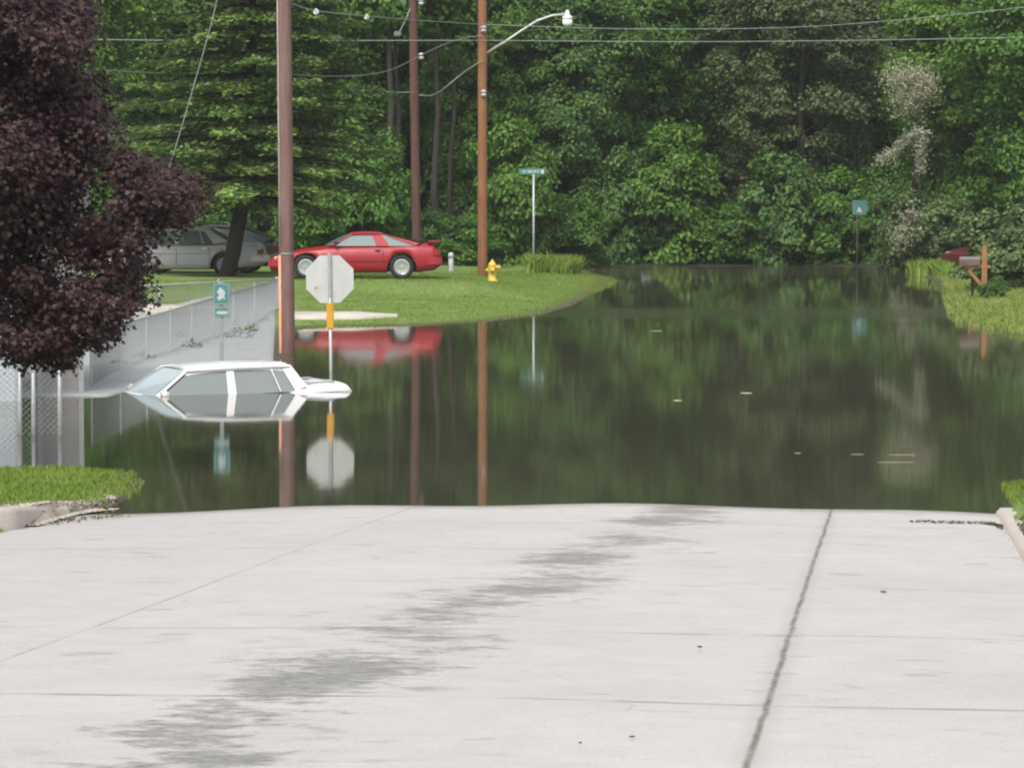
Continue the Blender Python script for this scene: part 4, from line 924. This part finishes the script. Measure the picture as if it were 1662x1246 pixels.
# far small sign
Yf = 127.0; x = (1391 - 831) / FPX * Yf; t = thing('far_green_sign', 'small pale green sign on a thin dark post in front of the wood', 'road sign', (x, Yf, gz(x, Yf)))
c_ = AT(1396, 337, Yf) - t.location
bm = bmesh.new(); tube(bm, [(0, 0, -0.5), (0, 0, c_.z)], 0.028, 8); from_bm('post', bm, simple('rusty_dark_post', (0.07, 0.04, 0.035), 0.8), t, True)
bm = bmesh.new(); rr = 0.33; prism(bm, [(c_.x - 0.02 + rr * math.cos(a), -0.03, c_.z + rr * math.sin(a)) for a in [R(d_) for d_ in (42, 50, 130, 138, 222, 230, 310, 318)]], 0.008)
fp = from_bm('sign_plate', bm, simple('pale_teal_sign', (0.07, 0.19, 0.165), 0.5, 0.3, 5), t)
bm = bmesh.new(); prism(bm, [(c_.x - 0.12, -0.036, c_.z - 0.16), (c_.x + 0.08, -0.036, c_.z - 0.16), (c_.x + 0.02, -0.036, c_.z - 0.02), (c_.x - 0.07, -0.036, c_.z + 0.02)], 0.004); from_bm('symbol', bm, simple('dull_white_sheet', (0.36, 0.43, 0.42), 0.5), fp)

# ---------------------------------------------------------------- hydrant, marker post, mailbox
g = G(799, 457); t = thing('fire_hydrant', 'yellow fire hydrant on the lawn beside the lamp pole', 'hydrant', g)
M_HY = simple('yellow_hydrant_paint', (0.72, 0.50, 0.07), 0.5, 0.12, 9)
bm = bmesh.new(); lathe(bm, [(0.13, -0.1), (0.15, 0.0), (0.15, 0.05), (0.105, 0.06), (0.10, 0.36), (0.125, 0.38), (0.125, 0.42)], 18); hb = from_bm('barrel', bm, M_HY, t, True)
bm = bmesh.new(); lathe(bm, [(0.12, 0.421), (0.115, 0.48), (0.08, 0.54), (0.035, 0.57), (0.03, 0.62), (0.01, 0.625)], 18); from_bm('bonnet', bm, M_HY, t, True)
for d_ in ((0.21, 0, 0), (-0.16, 0, 0), (0, -0.17, 0)):
    bm = bmesh.new(); v_ = Vector(d_); q = v_.to_track_quat('Z', 'Y').to_matrix().to_4x4(); rr = 0.075 if d_[1] or d_[0] > 0 else 0.055; L_ = v_.length
    lathe(bm, [(rr * 0.8, 0.05), (rr * 0.8, L_ - 0.04), (rr, L_ - 0.03), (rr, L_), (rr * 0.4, L_ + 0.01), (rr * 0.35, L_ + 0.04)], 14, Matrix.Translation((0, 0, 0.40 if d_[0] > 0 else 0.32)) @ q); from_bm('nozzle_cap', bm, M_HY, t, True)
g = G(732, 440); t = thing('marker_post', 'short white rounded marker post on the lawn behind the red car', 'post', g)
bm = bmesh.new(); lathe(bm, [(0.075, -0.3), (0.075, 0.44)], 14); from_bm('post', bm, simple('white_pipe', (0.45, 0.48, 0.45), 0.5), t, True)
bm = bmesh.new(); lathe(bm, [(0.086, 0.40), (0.086, 0.50), (0.07, 0.545), (0.03, 0.565)], 14); from_bm('cap', bm, simple('pale_cap', (0.55, 0.58, 0.54), 0.5), t, True)
bm = bmesh.new(); lathe(bm, [(0.10, -0.2), (0.10, 0.04), (0.08, 0.06)], 14); from_bm('collar', bm, M_GREYMETAL, t, True)

M_MWOOD = wood_mat('orange_mailbox_wood', (0.17, 0.085, 0.035), (0.30, 0.145, 0.06), (0.38, 0.20, 0.09))
g = G(1597, 487); Ymb = g.y; t = thing('mailbox', 'wooden mailbox on an orange timber post with brace on the right bank', 'mailbox', g)
def rm(px, py): return AT(px, py, Ymb) - g
bm = bmesh.new(); hpst = rm(1597, 403).z; box(bm, (0, 0, hpst / 2 - 0.15), (0.13, 0.13, hpst + 0.3), bevel=0.01); from_bm('post', bm, M_MWOOD, t)
bm = bmesh.new(); lathe(bm, [(0.05, hpst), (0.062, hpst + 0.03), (0.04, hpst + 0.06), (0.01, hpst + 0.07)], 12); from_bm('finial', bm, M_MWOOD, t)
a, c_ = rm(1566, 433), rm(1608, 433); bm = bmesh.new(); box(bm, ((a.x + c_.x) / 2, 0, a.z), (c_.x - a.x, 0.14, 0.075), bevel=0.008); from_bm('crossarm', bm, M_MWOOD, t)
a, c_ = rm(1571, 437), rm(1592, 462); d_ = c_ - a
bm = bmesh.new(); box(bm, (a + c_) / 2, (d_.length, 0.07, 0.08), rot=Matrix.Rotation(math.atan2(-d_.z, d_.x), 3, 'Y')); from_bm('brace', bm, M_MWOOD, t)
bl, br = rm(1558, 431), rm(1590, 431); w_, z0_ = br.x - bl.x, bl.z; hh = 0.15; rr = 0.115
prof = [(-rr, 0), (rr, 0), (rr, hh - 0.02)] + [(rr * math.cos(R(q)), hh - 0.02 + rr * 0.8 * math.sin(R(q))) for q in range(15, 180, 15)] + [(-rr, hh - 0.02)]
bm = bmesh.new(); prism(bm, [(bl.x, y_, z0_ + z_) for y_, z_ in prof], w_, Vector((1, 0, 0))); mbx = from_bm('box', bm, simple('mailbox_shell', (0.13, 0.085, 0.075), 0.5, 0.2), t)
bm = bmesh.new(); prism(bm, [(bl.x - 0.012, y_ * 1.04, z0_ + z_ * 1.03) for y_, z_ in prof], 0.010, Vector((1, 0, 0))); from_bm('door', bm, simple('mailbox_door', (0.26, 0.13, 0.09), 0.5), t)
bm = bmesh.new(); V = [(bl.x + 0.005, y_ * 1.05, z0_ + z_ + 0.006) for y_, z_ in prof[3:-1]]
for q in range(len(V) - 1):
    a_, b_ = V[q], V[q + 1]; bm.faces.new([bm.verts.new(a_), bm.verts.new(b_), bm.verts.new((b_[0] + w_ - 0.01, b_[1], b_[2])), bm.verts.new((a_[0] + w_ - 0.01, a_[1], a_[2]))])
from_bm('lid', bm, simple('grey_mailbox_lid', (0.14, 0.125, 0.125), 0.45), t)
bm = bmesh.new(); q = rm(1581, 470); box(bm, (q.x, 0.35, q.z / 2 + 0.22), (0.06, 0.06, rm(1581, 441).z - q.z + 0.3)); prop(from_bm('short_stake', bm, M_BARK), 'short dark stake in the grass behind the mailbox brace', 'stake').location = g
T('shrubd', 1614, 92, 'small dark green bush at the foot of the mailbox post', cat='shrub', name='shrub', sc=0.26, stem='stem')

# ---------------------------------------------------------------- chain fence
def chain_fence(label, pts, hbot, posts, rail_r=0.022, mesh_sp=0.075, r=0.0045, pr=0.03):
    """pts = rail ends (world), posts = fractions along"""
    a, c_ = pts; t = thing('chain_fence', label, 'fence', (a.x, a.y, 0)); d_ = c_ - a; L_ = d_.length
    bm = bmesh.new(); tube(bm, [Vector((0, 0, a.z)), Vector((d_.x, d_.y, c_.z))], rail_r, 8); from_bm('top_rail', bm, M_GALV, t, True)
    for f in posts:
        bm = bmesh.new(); p_ = d_ * f; tube(bm, [(p_.x, p_.y, -0.9), (p_.x, p_.y, a.z + p_.z + 0.03)], pr, 8); tube(bm, [(p_.x, p_.y, a.z + p_.z + 0.02), (p_.x, p_.y, a.z + p_.z + 0.06)], [pr * 1.2, pr * 0.4], 8); from_bm('post', bm, M_GALV, t, True)
    V, F = [], []; n = int(L_ / mesh_sp); hgt = a.z - hbot
    for sgn in (1, -1):
        for i in range(-int(hgt / mesh_sp), n + int(hgt / mesh_sp)):
            s0, s1 = i * mesh_sp, i * mesh_sp + sgn * hgt; u0, u1 = 0.0, 1.0
            lo, hi = min(s0, s1), max(s0, s1)
            if hi < 0 or lo > L_: continue
            def cl(s): return (s - s0) / (s1 - s0)
            us = [0.0, 1.0]
            if min(s0, s1) < 0: q = cl(0); us = [q, 1.0] if s1 > s0 else [0.0, q]
            if max(s0, s1) > L_: q = cl(L_); us = [us[0], q] if s1 > s0 else [q, us[1]]
            P = []
            for u in us:
                s = (s0 + (s1 - s0) * u) / L_; P.append(Vector((d_.x * s, d_.y * s, a.z + d_.z * s - hgt * u)))
            k_ = len(V); o1, o2 = Vector((r, 0, 0)), Vector((0, r, 0)) 
            for p_ in P: V += [tuple(p_ - o1), tuple(p_ + o1 - o2), tuple(p_ + o2)]
            F += [(k_, k_ + 1, k_ + 4, k_ + 3), (k_ + 1, k_ + 2, k_ + 5, k_ + 4), (k_ + 2, k_, k_ + 3, k_ + 5)]
    if V: link('chain_mesh', np_mesh('chain_mesh', V, F), M_GALV, t)
    return t
chain_fence('chain fence with thin pale top rail between the silver car and the wet street', (AT(90, 471, 80), AT(450, 453, 86)), 0.02, (0.02, 0.235, 0.45, 0.72, 0.995))
chain_fence('long chain fence running back along the wet street to the thick pole', (Vector(((147 - 831) / FPX * 55.2, 55.2, 0.83)), Vector(((452 - 831) / FPX * 82, 82, 0.86))), 0.02, (0.0, 0.11, 0.22, 0.33, 0.44, 0.56, 0.68, 0.82, 0.995), rail_r=0.012, mesh_sp=0.08, r=0.0030, pr=0.017)
chain_fence('short chain fence standing in the water at the left edge', (AT(-220, 588, 45), AT(98, 578.5, 45.4)), -0.2, (0.1, 0.79, 0.86, 0.995))

# ---------------------------------------------------------------- flooded garage behind the maple
b = NB('grey_siding'); v = b.coord(); sep = b.n('SeparateXYZ'); b.l(v, sep.inputs[0])
fr = b.math('FRACT', b.math('MULTIPLY', sep.outputs[2], 5.0)); f = b.noise(2.5, 5, v)
c = b.mix(b.ramp(fr, [(0.0, 0.45), (0.10, 0.0)]), b.ramp(f, [(0.3, (0.30, 0.29, 0.285)), (0.7, (0.38, 0.365, 0.355))]), (0.20, 0.195, 0.19)); b.princ(c, 0.7, bump=fr, bstr=0.5, bdist=0.01); M_SID = b.m
M_BLU = simple('pale_blue_wall', (0.47, 0.54, 0.57), 0.6, 0.08, 2)
M_ROOF = simple('roof_shingle', (0.07, 0.065, 0.065), 0.9, 0.2, 20)
def hut(name, label, pxl, pxr, Y, h, dep, mat, ang):
    xl, xr = (pxl - 831) / FPX * Y, (pxr - 831) / FPX * Y; t = thing(name, label, 'building', (xr, Y, 0), R(ang)); wd = xr - xl
    bm = bmesh.new(); box(bm, (-wd / 2, dep / 2, (h - 1) / 2), (wd, dep, h + 1)); from_bm('wall', bm, mat, t)
    bm = bmesh.new(); prism(bm, [(0.12, -0.2, h + 0.001), (0.12, dep + 0.2, h + 0.001), (0.12, dep / 2, h + 0.9)], -(wd + 0.24), Vector((1, 0, 0))); from_bm('roof', bm, M_ROOF, t)
    for xx in (-0.03, -wd + 0.03):
        bm = bmesh.new(); box(bm, (xx, -0.012, (h - 1) / 2), (0.07, 0.03, h + 0.98)); from_bm('corner_board', bm, simple('pale_trim_board', (0.42, 0.42, 0.41), 0.6), t)
    return t
hut('garage', 'grey sided garage wall standing in the water under the maple', 60, 134, 53.6, 2.7, 3.2, M_SID, 8)
hut('shed', 'pale blue wall at the left edge beyond the two fence posts', -330, 30, 52.0, 2.5, 3.0, M_BLU, 9)

# ---------------------------------------------------------------- weeds, debris
def weed(px, py, wpx, hpx, label, seed):
    g_ = G(px, py); rng = np.random.default_rng(seed); n = 80; s = FPX / g_.y; w_, h_ = wpx / s / 2, hpx / s
    a = rng.uniform(0, 6.28, n); r = w_ * 1.7 * rng.random(n) ** 0.7; C = np.stack([r * np.cos(a), r * np.sin(a) * 1.2, h_ * rng.random(n) ** 0.8 * (1 - 0.45 * r / w_)], 1)
    V, F = leaves_np(C, rng.normal(size=(n, 3)) + np.array([0, -0.3, 0.6]), 0.018 + 0.03 * rng.random(n), rng, 0.3)
    t = thing('weed_clump', label, 'weed', g_); link('leaves', np_mesh('leaves', V, F), MLEAF['pale'], t)
    bm = bmesh.new()
    for k_ in range(0, n, 9): tube(bm, [(C[k_][0] * 0.3, C[k_][1] * 0.3, -0.02), tuple(C[k_])], 0.006, 4)
    from_bm('stem', bm, simple('weed_stem', (0.10, 0.14, 0.05), 0.8), t)
for i, a in enumerate([(385, 550, 34, 32, 'largest weed clump on the wet street between the green sign and the thick pole'), (408, 540, 18, 22, 'narrow weed clump next to the thick pole'),
                       (312, 566, 24, 20, 'weed clump left of the green sign, above the roof of the sedan'), (232, 583, 26, 16, 'low weed clump left of the sedan roof'), (192, 592, 26, 12, 'flat weed clump nearest the maple leaves'), (290, 548, 16, 14, 'small weed tuft up the wet street')]):
    weed(*a, seed=i)
def flake(px, py, L_, W_, label, mat, name='floating_leaf', cat='debris', z=0.003, onroad=False, rz=0.0, th=0.005):
    if onroad:
        p_ = WZ(px, py, 0.5)
        for _ in range(20): p_ = WZ(px, py, float(road_z(p_.x, p_.y)))
        p_.z += 0.012
    else: p_ = WZ(px, py, z)
    bm = bmesh.new(); rng = random.Random(int(px * 7 + py)); n = 9
    prism(bm, [(L_ / 2 * math.cos(2 * math.pi * k_ / n) * rng.uniform(0.8, 1.1), W_ / 2 * math.sin(2 * math.pi * k_ / n) * rng.uniform(0.7, 1.2), 0) for k_ in range(n)], th if onroad else 0.003, Vector((0, 0, 1)))
    o = from_bm(name, bm, mat); o.location = p_; o.rotation_euler = (R(rng.uniform(-4, 4)), R(rng.uniform(-4, 4)), rz) if onroad else (0, 0, rz); return prop(o, label, cat)
M_FOAM = simple('pale_floating_scum', (0.40, 0.37, 0.25), 0.7)
M_BRN = simple('brown_leaf', (0.12, 0.055, 0.038), 0.8)
flake(1100, 650, 0.13, 0.25, 'small yellowish scrap floating left of the larger one in mid-water', M_FOAM)
flake(1211, 638, 0.20, 0.30, 'larger yellowish scrap floating in the middle of the water', M_FOAM)
flake(1466, 738, 0.34, 0.035, 'upper of two pale twigs floating near the right shore', M_FOAM, 'floating_twig')
flake(1452, 750, 0.46, 0.03, 'lower longer pale twig floating near the right shore', M_FOAM, 'floating_twig')
flake(1392, 737, 0.16, 0.035, 'short pale twig floating left of the pair of twigs', M_FOAM, 'floating_twig')
flake(1295, 735, 0.08, 0.04, 'tiny pale scrap floating far left of the twigs', M_FOAM)
flake(1065, 537, 0.3, 0.2, 'pale scrap floating off the tip of the lawn', M_FOAM)
flake(1434, 963, 0.045, 0.06, 'brown leaf on the concrete right of the wide crack', M_BRN, 'fallen_leaf', 'leaf', onroad=True)
flake(1136, 1053, 0.03, 0.035, 'small brown leaf on the concrete in the middle of the road', M_BRN, 'fallen_leaf', 'leaf', onroad=True)
flake(1026, 1200, 0.028, 0.022, 'brown leaf on the concrete near the bottom of the picture', M_BRN, 'fallen_leaf', 'leaf', onroad=True)
flake(942, 1210, 0.015, 0.02, 'tiny dark leaf left of the lowest brown leaf', M_BRN, 'fallen_leaf', 'leaf', onroad=True)
# washed-up litter lines (nobody could count the bits)
def litter(pxs, n, spread, size, label, mat, name='leaf_litter', seed=3):
    rng = np.random.default_rng(seed); P = []
    for px, py in pxs:
        p_ = WZ(px, py, 0.1)
        for _ in range(20):
            t_ = abs(road_t(p_.x, p_.y)); p_ = WZ(px, py, float(road_z(p_.x, p_.y)) if t_ < 4.3 else gz(p_.x, p_.y) + 0.02)
        P.append(p_)
    Q = np.array([list(q) for q in resample(P, 200)]); idx = rng.integers(0, 200, n); C = Q[idx] + rng.normal(size=(n, 3)) * np.array([spread, spread, 0]) * (0.3 + np.abs(np.sin(idx * 0.11)))[:, None]
    tt = np.abs(road_t(C[:, 0], C[:, 1])); C[:, 2] = np.where(tt < 4.25, road_z(C[:, 0], C[:, 1]), ground_z(C[:, 0], C[:, 1]) + 0.04) + 0.008 + 0.02 * rng.random(n)
    V, F = leaves_np(C, rng.normal(size=(n, 3)) * 0.35 + np.array([0, 0, 1]), size * (0.4 + rng.random(n)), rng, 0.5)
    return prop(link(name, np_mesh(name, V, F), mat), label, 'litter', kind='stuff')
M_LIT = leafmat('dark_wet_litter', (0.03, 0.022, 0.016), (0.07, 0.05, 0.035), (0.14, 0.11, 0.08), 0.05, 0.3, 3)
litter([(1480, 848), (1540, 850), (1600, 851), (1625, 856), (1645, 868), (1662, 884), (1690, 905)], 2600, 0.03, 0.016, 'dark line of washed-up leaves and twigs at the right end of the road edge', M_LIT)
litter([(-30, 852), (40, 851), (110, 846), (180, 840)], 450, 0.10, 0.018, 'sparse dark litter on the gravel at the left road edge', M_LIT, seed=4)
rng = np.random.default_rng(8); n = 2600
A = np.array([tuple(q)[:2] for q in resample(gt, 60)]); Bq = np.array([tuple(q)[:2] for q in resample(gb, 60)]); i = rng.integers(0, 60, n); f = rng.random(n)[:, None]
XY = A[i] * (1 - f) + Bq[i] * f + rng.normal(size=(n, 2)) * 0.03
C = np.concatenate([XY, (np.maximum(ground_z(XY[:, 0], XY[:, 1]), road_z(XY[:, 0], XY[:, 1])) + 0.022)[:, None]], 1)
S = (0.010 + 0.022 * rng.random(n) ** 2)[:, None]
ax_ = np.array([[1, 0, 0], [0, 1, 0], [-1, 0, 0], [0, -1, 0], [0, 0, 0.7], [0, 0, -0.7]])
V = (C[:, None, :] + ax_[None] * np.array([1, 1, 0.5]) * S[:, None] * (0.7 + 0.6 * rng.random((n, 6, 1)))).reshape(-1, 3)
fo = np.array([(0, 1, 4), (1, 2, 4), (2, 3, 4), (3, 0, 4), (1, 0, 5), (2, 1, 5), (3, 2, 5), (0, 3, 5)]); F = (np.arange(n)[:, None, None] * 6 + fo[None]).reshape(-1, 3)
prop(link('gravel', np_mesh('gravel', V, F), leafmat('gravel_stone', (0.22, 0.18, 0.14), (0.38, 0.33, 0.28), (0.55, 0.51, 0.46), 0.0, 0.2, 3)), 'tan gravel and broken concrete at the left edge of the road', 'gravel', kind='stuff')

# ---------------------------------------------------------------- thin damp haze
bm = bmesh.new(); box(bm, (0, 150, 13), (900, 1000, 30)); b = NB('damp_haze')
pv = b.n('VolumePrincipled'); pv.inputs['Color'].default_value = (0.9, 0.93, 0.95, 1); pv.inputs['Density'].default_value = 0.00030; pv.inputs['Anisotropy'].default_value = 0.2
b.l(pv.outputs[0], b.out.inputs['Volume']); prop(from_bm('haze', bm, b.m), 'thin damp haze in the air', 'haze', kind='stuff')
scene.cycles.volume_bounces = 0
